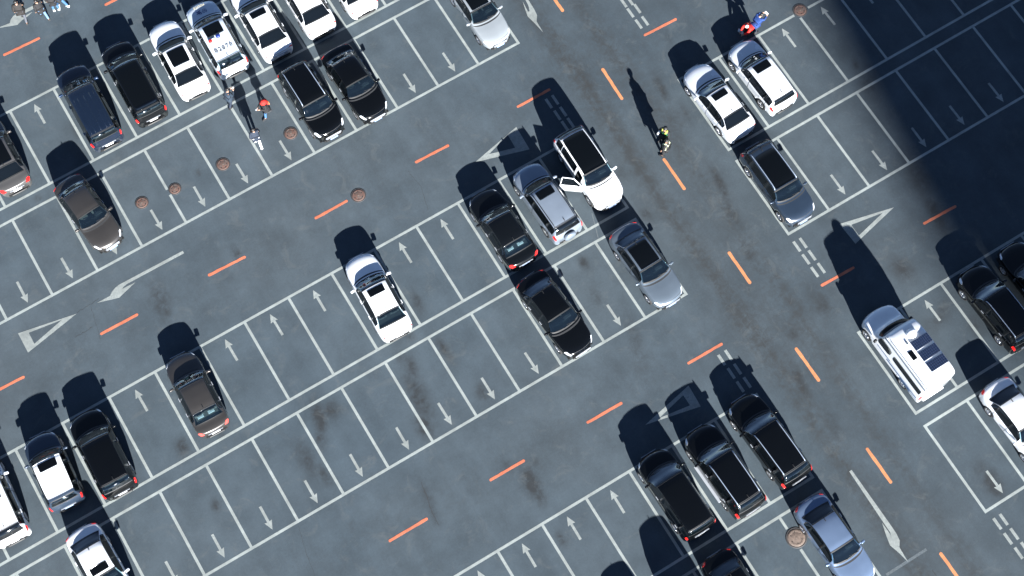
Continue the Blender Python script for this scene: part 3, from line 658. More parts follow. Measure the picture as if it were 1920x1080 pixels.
up, dn = 90, -90
CARS = [
 # x, y, heading, length, kind, colour, label, options
 (-26.54, 14.40, 90, 4.7, 'sedan', 'bronze', 'bronze grey saloon with dark sunroof, cut off by the left edge of the photo', dict(sun='dark', opts=('darkrear',), mirror='brown')),
 (-21.34, 14.38, 88.9, 4.95, 'mpv', 'navy', 'dark navy van with a ribbed roof, left of the long black people carrier', dict(opts=('ribs', 'noant'), H=1.80, cat='van', name='parked_van', mirror='blue')),
 (-18.72, 14.46, 88.6, 4.95, 'mpv', 'soft', 'black long-roofed people carrier between the navy van and a white saloon', dict(H=1.62, sun='full', opts=('noant',))),
 (-16.06, 14.47, 87.5, 4.72, 'sedan', 'white', 'white saloon with large black sunroof, left of the police car', dict(sun='big', opts=('thin', 'darkrear',))),
 (-13.79, 14.52, 88.4, 4.60, 'suv', 'police', 'silver white police car with B2876 on its roof', dict(sun='mid', H=1.60, cat='police car', name='police_car', group=None)),
 (-11.30, 14.22, 88.5, 4.80, 'sedan', 'white', 'white saloon with small sunroof just right of the police car', dict(sun='small', opts=('thin', 'darkrear',))),
 (-8.68, 14.23, 89, 4.75, 'sedan', 'white', 'white saloon at the top edge showing only its black rear window and boot', dict(opts=('thin', 'darkrear',))),
 (-6.18, 14.12, 90, 4.7, 'sedan', 'white', 'white car showing only its tail at the top edge, beside empty bays', dict(opts=('thin', 'darkrear',))),
 (-24.00, 9.02, -83.8, 4.42, 'sedan', 'brown', 'dark bronze saloon alone in its bay below the navy van, pale glinting bumper', dict(seat=M_SEATL, W=1.76, H=1.45)),
 (-11.24, 8.62, -89.0, 4.50, 'suv', 'black', 'black off-roader with two silver roof rails beside the people', dict(rails='silver', H=1.74, opts=('chromeface', 'bp'), W=1.84)),
 (-8.78, 8.36, -88.6, 4.55, 'sedan', 'black', 'black saloon with bright chrome face, right of the black off-roader', dict(H=1.55, opts=('chromeface', 'bp'), W=1.82)),
 (-1.01, 8.78, -90, 4.6, 'sedan', 'silver', 'silver saloon with dark sunroof in the end bay at the top edge', dict(sun='dark', W=1.78)),
 (-34.33, -2.0, 88, 4.6, 'suv', 'white', 'white crossover with dark sunroof cut off at the left edge, lower left', dict(sun='mid', opts=('darkrear',))),
 (-31.37, -2.16, 86.8, 3.95, 'hatch', 'slate', 'small dark blue hatchback with a white roof', dict(roof='white', sun='small', H=1.56, W=1.76, opts=('noant', 'bp'))),
 (-28.94, -2.60, 88.6, 4.55, 'suv', 'black', 'black hatchback with red lamps next to the white-roofed hatchback', dict(H=1.60, W=1.84)),
 (-23.68, -2.30, 87.9, 4.45, 'sedan', 'brown', 'dark brown saloon with pale red tail lamps, alone among empty bays', dict(H=1.45, W=1.76, seat=M_SEATL, opts=('papers', 'pale'))),
 (-13.60, -2.50, 87.6, 4.78, 'sedan', 'white', 'white saloon with small sunroof standing alone in the middle row', dict(sun='small', W=1.80, opts=('thin',))),
 (-6.38, -2.62, 90.6, 4.55, 'sedan', 'soft', 'black saloon with two pale boxes behind its rear window, left of the silver SUV', dict(H=1.52, opts=('papers', 'bp'), W=1.84)),
 (-3.72, -2.55, 91.4, 4.45, 'suv', 'steel', 'silver blue SUV with a spare wheel on its tailgate', dict(sun='small', rails='black', H=1.68, W=1.80, opts=('spare', 'darkrear'))),
 (-0.85, -2.10, -90.4, 4.62, 'suv', 'white', 'white SUV with a black glass roof and one front door standing open', dict(sun='full', H=1.66, W=1.84, opts=('open_doors', 'noant'))),
 (-31.45, -7.72, -88.5, 4.7, 'sedan', 'white', 'white saloon at the bottom edge, below the hatchback with a white roof', dict(sun='small', opts=('darkrear',))),
 (-6.50, -7.92, -86.2, 4.78, 'sedan', 'black', 'black saloon with chrome face, tail to tail with another black saloon', dict(opts=('chromeface', 'bp'), W=1.84, H=1.50)),
 (-1.20, -8.10, -88.5, 4.70, 'sedan', 'grey', 'mid grey saloon with a black glass roof in the end bay behind the white SUV', dict(sun='pano', W=1.84)),
 (6.95, -2.38, 92.5, 4.70, 'sedan', 'pearl', 'white saloon with small sunroof in the end bay by the wide lane', dict(sun='small', opts=('thin', 'darkrear',), W=1.80)),
 (9.72, -2.30, 91.6, 4.35, 'hatch', 'pearl', 'white rounded hatchback with a narrow rear window, beside the person in red', dict(sun='small', H=1.52, opts=('darkrear',))),
 (7.02, -7.82, -89.8, 4.75, 'suv', 'slate', 'dark blue grey crossover with black sunroof in the end bay by the wide lane', dict(sun='pano', rails='silver', H=1.58, W=1.84)),
 (-6.34, -18.60, 91.0, 4.55, 'mpv', 'black', 'black people carrier without roof rails, left of two black wagons', dict(H=1.72, opts=('noant',), W=1.84)),
 (-3.71, -18.87, 91.8, 4.80, 'suv', 'black', 'black SUV with silver roof rails and chrome running boards, middle of three black cars', dict(rails='silver', H=1.72, W=1.86, opts=('sill',))),
 (-1.02, -18.75, 92.4, 4.90, 'suv', 'black', 'black wagon with silver roof rails in the end bay, right of three black cars', dict(rails='silver', H=1.60, W=1.86)),
 (-1.10, -24.50, -89.0, 4.8, 'sedan', 'bluesil', 'blue silver saloon cut by the bottom edge beside the large manhole cover', dict(opts=('darkrear',), W=1.82)),
 (-6.36, -24.35, -89.5, 4.7, 'sedan', 'black', 'black saloon mostly below the bottom edge, only its rear end in view', dict()),
 (12.55, -19.05, 91.8, 4.72, 'suv', 'black', 'black SUV with a roof rail to the right of the camper van', dict(rails='silver', H=1.66)),
 (15.05, -19.05, 91, 4.7, 'sedan', 'black', 'black car at the right edge in the deep shade', dict()),
 (10.00, -24.40, -88.5, 4.7, 'sedan', 'white', 'white saloon cut by the right edge below the black SUV', dict(opts=('darkrear',))),
 (-8.75, -25.75, -90, 4.9, 'mpv', 'black', 'tall black van just below the bottom edge, only its shadow in view', dict(H=1.95, W=1.84, cat='van', name='parked_van')),
 (-11.3, -25.3, -90, 4.7, 'suv', 'black', 'black car below the bottom edge, second bay from the tall van', dict(H=1.50)),
 (-13.8, -25.5, -90, 4.7, 'sedan', 'black', 'black saloon below the bottom edge, third bay from the tall van', dict(H=1.42)),
]
built = []
for (x, y, h, L, k, colr, lab, op) in CARS: built.append((lab, *make_car(x, y, h, L, k, colr, lab, **op)))
for lab, root, c in built:
    if lab.startswith('white SUV with a black glass'):
        L, W = c.L, c.W
        h1 = c.at(5.15, 12.6); h2 = c.at(7.35, 12.6)
        door(root, (h1[0], -W / 2 + .01), R(54), 1.18, 1.52, mat=PT['white'])
    if 'police car with B2876' in lab:
        rootp = root; M_PB = pm('police_blue', (.01, .03, .22), .4); M_TXT = pm('police_text', (.12, .13, .15), .5)
        z = lambda s, t=8: float(c.at(s, t)[2]); X_ = lambda s: float(c.at(s, 8)[0])
        M = Matrix.Translation((X_(9.25), 0, z(9.25) + .018)) @ Matrix.Rotation(-math.pi / 2, 4, 'Z')
        text_mesh('B2876', .36, M_TXT, 'roof_number', root, M, .0)
        m = MB(); m.bev((X_(8.25), .26, z(8.25) + .05), (.16, .22, .08), .02); lb = m.build('light_bar', M_PLATEW, root)
        m = MB(); m.lathe([(.11, .0), (.11, .09), (.07, .13), (.001, .14)], 16, c=(X_(8.25), .42, z(8.2) - .01)); m.build('red_beacon', M_TAIL, root, True)
        m = MB(); m.lathe([(.12, .0), (.12, .09), (.07, .13), (.001, .14)], 16, c=(X_(8.1), -.05, z(8.2) - .01)); m.build('blue_beacon', M_PB, root, True)
        M = Matrix.Translation((X_(2.9), 0.02, z(2.9) + .02)) @ Matrix.Rotation(math.pi / 2, 4, 'Z') @ Matrix.Rotation(-.08, 4, 'X')
        text_mesh('公安', .30, M_PB, 'bonnet_characters', root, M, .006)
        M = Matrix.Translation((X_(1.9), 0.02, z(1.9) + .02)) @ Matrix.Rotation(math.pi / 2, 4, 'Z') @ Matrix.Rotation(-.10, 4, 'X')
        text_mesh('POLICE', .17, pm('pale_yellow_letters', (.6, .56, .40), .5), 'bonnet_letters', root, M, .003)
        c.patch('rear_band', 9.95, 10.25, 6.1, 9.9, PT['steel'], .014, (3, 12))

# ------------------------------------------------------------------ camper van
def camper(cx, cy, head):
    root = empty('camper_van', (cx, cy, 0), R(head), 'white high-roof camper van with three solar panels on its roof', 'camper van')
    L, W = 4.95, 1.90; hw = W / 2
    ST = [  # x, wf, z3, z4, (y5,z5), (y6,z6), (y7,z7), z8
     (0, .70, .60, .70, .62, .74, .5, .77, .3, .79, .80), (.08, .88, .80, .92, .78, .96, .62, .99, .35, 1.01, 1.02), (.30, .97, .92, 1.02, .86, 1.06, .70, 1.10, .4, 1.13, 1.14),
     (.85, 1.0, .98, 1.10, .88, 1.15, .76, 1.20, .45, 1.24, 1.25), (1.08, 1.0, 1.0, 1.13, .90, 1.22, .82, 1.34, .55, 1.42, 1.44), (1.45, 1.0, 1.0, 1.15, .90, 1.55, .84, 1.80, .62, 1.93, 1.97),
     (1.52, 1.0, 1.0, 1.16, .91, 1.62, .87, 1.95, .74, 2.30, 2.34), (1.66, 1.0, 1.0, 1.16, .91, 1.62, .885, 2.00, .78, 2.46, 2.52), (2.2, 1.0, 1.0, 1.16, .91, 1.62, .89, 2.02, .81, 2.58, 2.66),
     (3.2, 1.0, 1.0, 1.16, .91, 1.62, .89, 2.02, .82, 2.62, 2.72), (4.3, 1.0, 1.0, 1.16, .91, 1.62, .89, 2.02, .82, 2.62, 2.72), (4.75, .99, 1.0, 1.16, .90, 1.62, .88, 2.02, .80, 2.56, 2.66),
     (4.90, .97, .98, 1.12, .88, 1.58, .85, 1.95, .74, 2.38, 2.46), (4.95, .90, .90, 1.0, .78, 1.3, .70, 1.6, .5, 1.75, 1.80)]
    S = []
    for (x, wf, z3, z4, y5, z5, y6, z6, y7, z7, z8) in ST:
        a = hw * wf; half = [(a * .92, .26), (a * .99, .42), (a, .62 if z3 > .7 else .5), (a, z3), (a * .985, z4), (min(y5, a * .97), z5), (min(y6, a * .93), z6), (y7, z7), (0, z8)]
        S.append([(L / 2 - x, y, z) for y, z in half + [(-y, z) for y, z in half[-2::-1]]])
    S = np.array(S); xr = L / 2 - S[..., 0]; yn = np.abs(S[..., 1]) / hw; S[..., 0] -= .22 * np.clip(1 - xr / 1.9, 0, 1) * yn ** 2.2 - .05 * np.clip(1 - (L - xr) / .5, 0, 1) * yn ** 2.5
    c = Car.__new__(Car); c.root, c.kind, c.L, c.W, c.H = root, 'camper', L, W, 2.72
    G = pchip_grid(S, SUBS); c.G = np.swapaxes(pchip_grid(np.swapaxes(G, 0, 1), SUBT), 0, 1); c.ns, c.nt = c.G.shape[:2]
    G = c.G.copy(); wr = .36; ax = [L / 2 - .78, L / 2 - 3.75]; Ra = wr + .06; tt = np.arange(c.nt) / SUBT; side = (tt <= 3.01) | (tt >= 12.99)
    for xa in ax:
        dx, dz = G[..., 0] - xa, G[..., 2] - wr; r = np.hypot(dx, dz) + 1e-9; m = side[None] & (r < Ra + .05) & (r > Ra - .05)
        G[..., 0] = np.where(m, xa + dx / r * Ra, G[..., 0]); G[..., 2] = np.where(m, wr + dz / r * Ra, G[..., 2])
        m = side[None] & (r <= Ra - .05); G[..., 1] = np.where(m, np.sign(G[..., 1]) * (hw - .27), G[..., 1])
    I, J = np.meshgrid(np.arange(c.ns - 1), np.arange(c.nt - 1), indexing='ij'); a = (I * c.nt + J).ravel()
    F = np.stack([a, a + c.nt, a + c.nt + 1, a + 1], 1).tolist(); V = G.reshape(-1, 3).tolist()
    for row in (0, c.ns - 1): n0 = len(V); V.append(G[row].mean(0).tolist()); F += [(n0, row * c.nt + j, row * c.nt + (j + 1) % c.nt) for j in range(c.nt)]
    bo = mesh('body', V, F, PT['white'], root, True); bm = bmesh.new(); bm.from_mesh(bo.data); bmesh.ops.recalc_face_normals(bm, faces=bm.faces); bm.to_mesh(bo.data); bm.free()
    for xa in ax:
        for sd in (1, -1): add_wheel(root, xa, sd * (hw - .115), wr, sd)
    m = MB(); m.box((0, 0, .24), (L * .92, W * .8, .06)); m.build('underbody', M_BLACK, root)
    c.patch('windshield', 4.02, 5.0, 6.0, 10.0, M_DARKG, .008, (10, 16), .35, 0, .03)
    for sd in (1, -1):
        f = (lambda a, b: (a, b)) if sd > 0 else mirror_t
        t0, t1 = f(4.15, 5.6); c.patch('cab_window', 4.7, 8.2, t0, t1, M_DARKG, .006, (8, 6), 0, 0, .12)
        t0, t1 = f(4.3, 5.3); c.patch('long_window', 8.42, 10.95, t0, t1, M_DARKG, .006, (14, 6), 0, 0, .06)
        t0, t1 = f(3.1, 5.2); c.patch('headlight', .4, 1.5, t0, t1, M_LAMP, .01, (5, 7), 0, 0, .12)
        t0, t1 = f(2.6, 4.6); c.patch('taillight', 11.85, 12.6, t0, t1, M_TAIL, .01, (4, 6))
        p = c.at(4.7, 4.3 if sd > 0 else 11.7); m = MB(); m.bev((p[0] + .05, p[1] + sd * .16, p[2] + .12), (.14, .16, .26), .04); m.build('mirror', M_BLACK, root, True)
        mb = MB()
        for (a0, a1, b0, b1, q0, q1) in ((5.6, 8.4, 2.7, 2.95, .0, .0), (8.2, 11.0, 2.2, 2.5, 0, 0), (9.0, 11.6, 1.6, 1.9, 0, 0)):
            t0, t1 = f(b0, b1); V, F, _ = c.patch_geo(a0, a1, t0, t1, .004, (12, 2)); mb.add(V.tolist(), F)
        mb.build('blue_stripe', pm('stripe_blue', (.07, .14, .28), .4), root)
        t0, t1 = f(6.15, 6.35); c.patch('rain_gutter', 6.3, 11.6, t0, t1, PT['steel'], .02, (16, 3))
    gb = MB(); gb.bev((L / 2 - .02, 0, .66), (.08, 1.0, .18), .03); gb.build('grille', M_BLACK, root)
    m = MB(); m.bev((-L / 2 - .00, 0, .45), (.14, W * .66, .20), .05); m.build('rear_bumper', PT['white'], root, True)
    m = MB(); m.box((-L / 2 - .01, 0, .95), (.03, .44, .14)); m.build('license_plate', M_PLATE, root)
    z0 = 2.735
    m = MB(); m.lathe([(.27, -.06), (.27, .03), (.24, .12), (.16, .19), (.06, .22), (.001, .225)], 26); d_ = m.build('roof_dome', PT['white'], root, True); d_.location = (L / 2 - 2.18, -.12, z0 - .05)
    m = MB(); m.bev((0, 0, 0), (.48, .26, .06), .02); o = m.build('roof_vent', M_ROOFG, root); o.location = (L / 2 - 3.10, .50, z0 - .05)
    m = MB(); m.bev((0, 0, 0), (.18, .10, .08), .02); o = m.build('roof_fitting', PT['grey'], root); o.location = (L / 2 - 2.45, .36, z0 - .05)
    cell = pm('solar_cell', (.012, .022, .055), .18, coat=.6); frame = pm('panel_frame', (.45, .5, .58), .3, metal=.8)
    for k in range(3):
        px = L / 2 - 2.78 - k * .62
        pr = bpy.data.objects.new('solar_panel', None); pr.location = (px, -.26, z0 + .005); lk(pr, root)
        m = MB(); m.box((0, 0, 0), (.50, 1.02, .03)); m.build('panel_frame', frame, pr)
        mb = MB()
        for i in range(4):
            for j in range(9): mb.box((-.178 + i * .119, -.44 + j * .11, .019), (.108, .100, .008))
        q = mb.build('solar_cells', cell, pr); q['kind'] = 'stuff'
    c.patch('side_awning', 7.2, 11.3, 6.55, 6.8, PT['pearl'], .03, (12, 3))
    return root
camper(7.20, -18.50, 91.2)

# ------------------------------------------------------------------ people
M_SKIN = pm('skin', (.45, .27, .19), .5); M_HAIR = pm('hair_black', (.012, .011, .010), .5); M_SHOE = pm('shoe_dark', (.02, .02, .022), .5); M_SHOEW = pm('shoe_white', (.75, .75, .75), .5)
def cloth(n, c): return pm(n, c, .85, noise=.15, scale=14, bump=.4)
def skin_mesh(key, verts, edges, radii, sub=1, root=0):
    me = bpy.data.meshes.new(key); me.from_pydata(verts, edges, []); o = bpy.data.objects.new(key, me); COL.objects.link(o)
    sk = o.modifiers.new('s', 'SKIN'); sk.use_smooth_shade = True
    for i, r in enumerate(radii):
        rr = r if isinstance(r, tuple) else (r, r); me.skin_vertices[0].data[i].radius = rr
    me.skin_vertices[0].data[root].use_root = True
    ss = o.modifiers.new('ss', 'SUBSURF'); ss.levels = sub; ss.render_levels = sub
    dg = bpy.context.evaluated_depsgraph_get(); out = bpy.data.meshes.new_from_object(o.evaluated_get(dg)); bpy.data.objects.remove(o)
    return out
POSES = {}
def pose(kind):
    """joint table (x forward, y left, z up) for a 1.72 m figure"""
    if kind in POSES: return POSES[kind]
    if kind == 'walk': J = dict(pel=(0, 0, .96), hl=(0, .09, .92), hr=(0, -.09, .92), kl=(.17, .10, .52), kr=(-.08, -.10, .50), al=(.20, .10, .09), ar=(-.34, -.10, .16), tl=(.36, .11, .04), tr=(-.22, -.10, .05),
              ch=(.03, 0, 1.32), nk=(.04, 0, 1.47), hd=(.06, 0, 1.60), sl=(.03, .19, 1.41), sr=(.03, -.19, 1.41), el=(-.12, .25, 1.15), er=(.12, -.25, 1.16), wl=(-.02, .27, .91), wr=(.32, -.22, 1.02))
    elif kind == 'stand': J = dict(pel=(0, 0, .95), hl=(0, .09, .91), hr=(0, -.09, .91), kl=(.03, .11, .50), kr=(.02, -.12, .50), al=(-.01, .13, .08), ar=(-.02, -.14, .08), tl=(.15, .16, .04), tr=(.15, -.17, .04),
              ch=(.0, 0, 1.32), nk=(.01, 0, 1.47), hd=(.03, 0, 1.60), sl=(0, .19, 1.41), sr=(0, -.19, 1.41), el=(-.02, .27, 1.14), er=(-.02, -.27, 1.14), wl=(.08, .27, .91), wr=(.08, -.27, .91))
    elif kind == 'phone': J = dict(pel=(0, 0, .95), hl=(0, .09, .91), hr=(0, -.09, .91), kl=(.14, .10, .50), kr=(-.04, -.11, .50), al=(.18, .11, .08), ar=(-.24, -.12, .10), tl=(.34, .13, .04), tr=(-.10, -.13, .04),
              ch=(.03, 0, 1.31), nk=(.05, 0, 1.46), hd=(.09, 0, 1.58), sl=(.02, .18, 1.40), sr=(.02, -.18, 1.40), el=(.10, .24, 1.15), er=(.10, -.24, 1.15), wl=(.34, .10, 1.22), wr=(.34, -.08, 1.20))
    elif kind == 'crouch': J = dict(pel=(-.18, 0, .36), hl=(-.16, .09, .36), hr=(-.16, -.09, .36), kl=(.22, .16, .50), kr=(.22, -.14, .46), al=(.02, .14, .08), ar=(-.02, -.14, .08), tl=(.18, .16, .04), tr=(.14, -.15, .04),
              ch=(.05, 0, .68), nk=(.14, 0, .80), hd=(.22, 0, .90), sl=(.08, .18, .76), sr=(.08, -.18, .76), el=(.28, .22, .56), er=(.28, -.22, .58), wl=(.46, .12, .44), wr=(.46, -.12, .46))
    elif kind == 'reach': J = dict(pel=(0, 0, .95), hl=(0, .09, .91), hr=(0, -.09, .91), kl=(.06, .12, .50), kr=(-.02, -.12, .50), al=(.02, .14, .08), ar=(-.06, -.14, .08), tl=(.18, .17, .04), tr=(.10, -.16, .04),
              ch=(.08, 0, 1.30), nk=(.13, 0, 1.43), hd=(.20, 0, 1.54), sl=(.08, .19, 1.38), sr=(.08, -.19, 1.38), el=(.26, .25, 1.22), er=(.30, -.20, 1.22), wl=(.48, .18, 1.20), wr=(.54, -.10, 1.22))
    V = lambda n: Vector(J[n])
    vs = []; es = []; rs = []
    def add(p, r, par=None):
        vs.append(tuple(p)); rs.append(r)
        if par is not None: es.append((par, len(vs) - 1))
        return len(vs) - 1
    pel = add(J['pel'], (.15, .12)); mid = add((V('pel') * .5 + V('ch') * .5), (.13, .10), pel); ch = add(J['ch'], (.16, .11), mid); nk = add(J['nk'], .055, ch)
    up_ = (V('hd') - V('nk')).normalized(); h0 = add(V('hd') - up_ * .03, .078, nk); h1 = add(V('hd') + up_ * .06, .088, h0); h2 = add(V('hd') + up_ * .125, .055, h1)
    for s in 'lr':
        h = add(J['h' + s], .095, pel); k = add(J['k' + s], .062, h); a = add(J['a' + s], .042, k); t = add(J['t' + s], .036, a)
        sh = add(J['s' + s], .062, ch); e = add(J['e' + s], .044, sh); w_ = add(J['w' + s], .030, e)
    body = skin_mesh('body', vs, es, rs, 1)
    # hands: palm with five separate fingers, joined into the body's one mesh
    bm = bmesh.new(); bm.from_mesh(body)
    def tube(P, r, n=6):
        m = MB(); m.tube(P, r, n); vv = [bm.verts.new(v) for v in m.V]
        for f in m.F:
            try: bm.faces.new([vv[i] for i in f]).smooth = True
            except ValueError: pass
    for s in 'lr':
        e, w_ = V('e' + s), V('w' + s); d_ = (w_ - e).normalized(); sgn = 1 if s == 'l' else -1
        lat = d_.cross(Vector((0, 0, 1))); lat = lat.normalized() if lat.length > .2 else Vector((1, 0, 0)); curl = lat.cross(d_).normalized(); curl = curl if curl.z < 0 else -curl
        tube([w_ - d_ * .02, w_ + d_ * .04, w_ + d_ * .09], [.030, .040, .038], 8)
        for k, ln in enumerate((.075, .085, .08, .062)):
            b = w_ + d_ * .085 + lat * (.030 - .020 * k); tube([b, b + d_ * ln * .5, b + d_ * ln * .85 + curl * .02, b + d_ * ln + curl * .045], [.010, .0095, .009, .007])
        b = w_ + d_ * .03 - lat * .035 * -sgn; tube([b, b + d_ * .035 + lat * .03 * sgn, b + d_ * .07 + lat * .035 * sgn], [.013, .011, .009])
    hd = V('hd'); fw = Vector((1, 0, 0)); tube([hd + fw * .075 + up_ * .03, hd + fw * .105 + up_ * .0], [.010, .016])            # nose
    for sgn in (1, -1): tube([hd + Vector((.0, .078 * sgn, .02)), hd + Vector((-.01, .092 * sgn, .03))], [.022, .018])            # ears
    bm.to_mesh(body); bm.free()
    # hair
    m = MB(); n = 14
    for i in range(6):
        a = -.35 + i * (math.pi / 2 + .35) / 5; r = .100 * math.cos(a); z = .105 * math.sin(a)
        for j in range(n): q = 2 * math.pi * j / n; m.V.append((hd.x - .012 + up_.x * .05 + r * math.cos(q) - (.012 if i < 2 else 0), hd.y + r * .92 * math.sin(q), hd.z + up_.z * .055 + z))
    m.F = [(i * n + j, i * n + (j + 1) % n, (i + 1) * n + (j + 1) % n, (i + 1) * n + j) for i in range(5) for j in range(n)]
    hair = bpy.data.meshes.new('hair'); hair.from_pydata(m.V, [], m.F); hair.polygons.foreach_set('use_smooth', [True] * len(hair.polygons))
    # coat
    vs, es, rs = [], [], []
    hem = V('pel') - (V('ch') - V('pel')) * .42 if kind != 'crouch' else V('pel')
    a = add(V('pel'), (.225, .195)); q = add(hem, (.225, .20), a); mm = add(V('pel') * .5 + V('ch') * .5, (.205, .175), a); ch = add(J['ch'], (.215, .165), mm); nk = add(V('nk') * .8 + V('ch') * .2, (.085, .08), ch)
    for s in 'lr': sh = add(J['s' + s], .10, ch); e = add(J['e' + s], .080, sh); w_ = add(V('w' + s) * .97 + V('e' + s) * .03, .058, e)
    coat = skin_mesh('coat', vs, es, rs, 1)
    vs, es, rs = [], [], []
    p = add(J['pel'], (.16, .13))
    for s in 'lr': h = add(J['h' + s], .105, p); k = add(J['k' + s], .078, h); a = add(V('a' + s) + Vector((0, 0, .0)), .068, k)
    legs = skin_mesh('legs', vs, es, rs, 1)
    sh = {}
    for s in 'lr':
        A, T = V('a' + s), V('t' + s); m = MB(); hl = A - (T - A).normalized() * .07; hl.z = max(.045, A.z - .04); m.tube([hl, A * .6 + T * .4 - Vector((0, 0, .03)), T + (T - A).normalized() * .06], [.062, .066, .045], 8)
        me = bpy.data.meshes.new('shoe'); me.from_pydata([tuple(v) for v in m.V], [], m.F); sh[s] = me
    POSES[kind] = (J, body, coat, legs, hair, sh); return POSES[kind]
def put(name, me, mat, root):
    me2 = me.copy(); me2.materials.clear(); me2.materials.append(mat); return lk(bpy.data.objects.new(name, me2), root)
def person(px, py, face_deg, kind, coat, trousers, label, shoes=M_SHOE, hair=M_HAIR, scale=1.0, vest=None, held=None, coat_name='coat'):
    g = unp(px, py); root = empty('person', (g.x, g.y, 0), R(face_deg), label, 'person'); root.scale = (scale,) * 3
    J, b, c, l, h, sh = pose(kind)
    put('body', b, M_SKIN, root); put(coat_name, c, coat, root); put('trousers', l, trousers, root); put('hair', h, hair, root)
    for s in 'lr': put('shoe', sh[s], shoes, root)
    return root
BK = cloth('black_cloth', (.008, .008, .010)); NV = cloth('navy_cloth', (.012, .022, .045)); SL = cloth('slate_cloth', (.015, .032, .055)); JE = cloth('jeans', (.05, .15, .32)); JL = cloth('pale_jeans', (.13, .23, .37))
WHT = cloth('white_cloth', (.72, .73, .75)); RED = cloth('red_cloth', (.80, .02, .012)); BLU = cloth('blue_cloth', (.010, .05, .22)); GRY = cloth('grey_cloth', (.08, .09, .11)); ORG = cloth('orange_cloth', (.85, .25, .08))
HVG = cloth('green_vest', (.05, .30, .12)); HVY = cloth('yellow_vest', (.70, .72, .10)); HVP = cloth('pale_yellow_vest', (.80, .85, .55)); DKB = cloth('dark_brown_cloth', (.014, .011, .010))
person(47, 36, 70, 'walk', DKB, GRY, 'person in a long dark brown coat and grey trousers walking over the painted arrow', scale=1.06)
person(84, 32, 95, 'walk', BK, JL, 'person in a black puffer jacket and pale blue jeans')
person(106, 18, 75, 'stand', BK, JE, 'person in black jacket and white shoes, third of four at the top left edge', shoes=M_SHOEW)
person(117, 11, 120, 'walk', BK, JE, 'person in blue jeans rightmost of the four at the top left edge', shoes=M_SHOEW)
p5 = person(434, 196, 20, 'phone', SL, NV, 'person in a slate blue coat holding a phone behind the police car')
m = MB(); m.bev((.44, .02, 1.25), (.13, .07, .015), .004); ph = m.build('phone', M_PAPER); 
def carry(o, root, label, cat):
    o.location = root.location; o.rotation_euler = root.rotation_euler; o.scale = root.scale; o['label'] = label; o['category'] = cat
carry(ph, p5, 'pale phone held by the person in the slate blue coat', 'phone')
p6 = person(502, 216, 185, 'phone', BK, JE, 'person in a black coat and blue jeans with a bright red hood')
m = MB()
n = 12
for i in range(6):
    a = -.5 + i * (math.pi / 2 + .5) / 5; r = .17 * math.cos(a); z = .16 * math.sin(a)
    for j in range(n): q = 2 * math.pi * j / n; m.V.append((.02 + r * 1.1 * math.cos(q), r * math.sin(q) + .02, 1.60 + z))
m.F = [(i * n + j, i * n + (j + 1) % n, (i + 1) * n + (j + 1) % n, (i + 1) * n + j) for i in range(5) for j in range(n)]
m.bev((-.16, 0, 1.44), (.10, .34, .22), .04); hood = m.build('hood', RED, p6, True)
m = MB(); m.tube([(-.22, .18, 1.36), (-.25, 0, 1.32), (-.22, -.18, 1.36)], .03, 8); m.build('hood_trim', ORG, hood, True)
m = MB(); m.bev((.46, .0, 1.24), (.13, .07, .015), .004); ph = m.build('phone', M_PAPER); carry(ph, p6, 'pale phone held by the person with the red hood', 'phone')
p7 = person(484, 270, 80, 'walk', NV, WHT, 'person in a navy jacket and white trousers walking beside a white stall line', shoes=M_SHOEW)
p8 = person(1402, 61, 185, 'crouch', RED, BK, 'person crouching in a red jacket and white cap in front of the white hatchback', shoes=M_SHOE, hair=WHT)
m = MB(); m.bev((0, 0, 0), (.06, .34, .28), .02); bd = m.build('case', M_PLATEW); g = unp(1388, 62); bd.location = (g.x, g.y, .15); bd.rotation_euler = (0, 0, R(15)); bd['label'] = 'pale flat case standing by the crouching person'; bd['category'] = 'case'
p9 = person(1414, 58, 5, 'reach', BLU, NV, 'person in a bright blue jacket beside the crouching person')
m = MB(); m.bev((.62, .03, 1.22), (.10, .22, .20), .03); bx_ = m.build('white_bag', M_PAPER); carry(bx_, p9, 'white bag held out by the person in the blue jacket', 'bag')
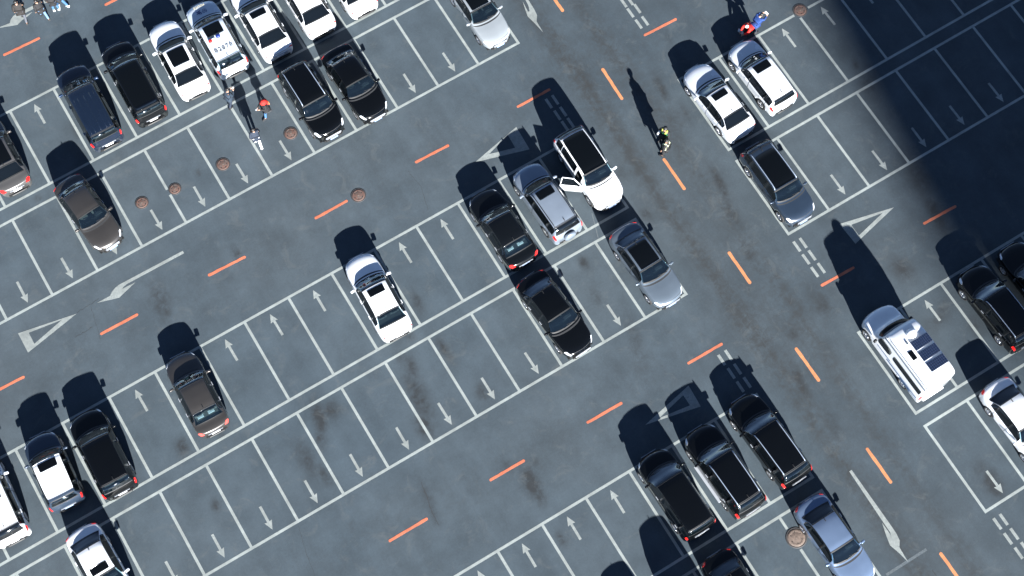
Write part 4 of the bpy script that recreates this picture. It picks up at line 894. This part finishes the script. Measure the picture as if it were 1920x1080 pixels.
def vest(root, kind, m1, m2):
    J = POSES[kind][0]; P, C = Vector(J['pel']), Vector(J['ch'])
    def ring(a, b, r0, r1, mat, nm):
        m = MB(); n = 18; V = []
        for i in range(5):
            u = i / 4; c0 = P.lerp(C, a + (b - a) * u); r = r0 + (r1 - r0) * u
            for j in range(n): q = 2 * math.pi * j / n; m.V.append((c0.x + r * .78 * math.cos(q), r * 1.12 * math.sin(q), c0.z))
        m.F = [(i * n + j, i * n + (j + 1) % n, (i + 1) * n + (j + 1) % n, (i + 1) * n + j) for i in range(4) for j in range(n)]
        return m.build(nm, mat, root, True)
    v = ring(.05, 1.12, .215, .20, m1, 'vest'); ring(.32, .5, .219, .217, m2, 'reflective_band')
    m = MB()
    for sd in (1, -1): m.tube([(C.x - .12, .10 * sd, C.z), (C.x, .12 * sd, C.z + .17), (C.x + .12, .10 * sd, C.z)], .055, 8)
    m.build('vest_strap', m2, root, True)
p10 = person(1242, 266, 200, 'stand', BK, BK, 'person in a green and yellow high-visibility vest, upper of two standing in the lane'); vest(p10, 'stand', HVG, HVY)
p11 = person(1245, 289, 120, 'stand', BK, BK, 'person in a pale yellow high-visibility vest just above an orange dash'); vest(p11, 'stand', HVP, HVP)
m = MB(); m.lathe([(.12, 1.66), (.13, 1.68), (.11, 1.76), (.001, 1.78)], 16); m.build('cap', M_BLACK, p10, True)
m = MB(); m.bev((.20, -.22, 1.10), (.22, .10, .30), .03); fb = m.build('folder', M_PAPER); carry(fb, p10, 'white folder under the arm of the person in the green vest', 'folder')

# ------------------------------------------------------------------ the tower whose soft-edged shadow covers the right-hand corner
def tower():
    az = R(SUN_AZ); s = Vector((math.cos(az), math.sin(az), 0)); l = Vector((s.y, -s.x, 0)); D = 400
    root = empty('office_tower', (0, 0, 0), 0, 'tall slab office tower far off that shades the right-hand corner of the car park', 'building')
    conc = pm('tower_concrete', (.32, .32, .31), .8, noise=.1, scale=.2); gl = pm('tower_glass', (.03, .05, .07), .1)
    base = -s * (D + 9); k = math.tan(R(SUN_EL))
    def slab(name, lat0, lat1, dep, z0, z1, mat, par=root, o=0):
        c0 = base + l * (lat0 + lat1) / 2 + s * o; m = MB(); m.box((c0.x, c0.y, (z0 + z1) / 2), (dep, lat1 - lat0, z1 - z0), rz=az); return m.build(name, mat, par)
    h1 = (D + 1) * k; h2 = (D + 60) * k
    slab('lower_block', 16.4, 62, 18, 0, h1, conc); slab('upper_block', 14.3, 62, 18, h1, h2, conc)
    for i in range(1, 44):
        z = i * 3.9
        if z < h2 - 3: slab('window_band', (16.7 if z < h1 else 14.9), 61.5, 18.3, z, z + 2.1, gl)
tower()
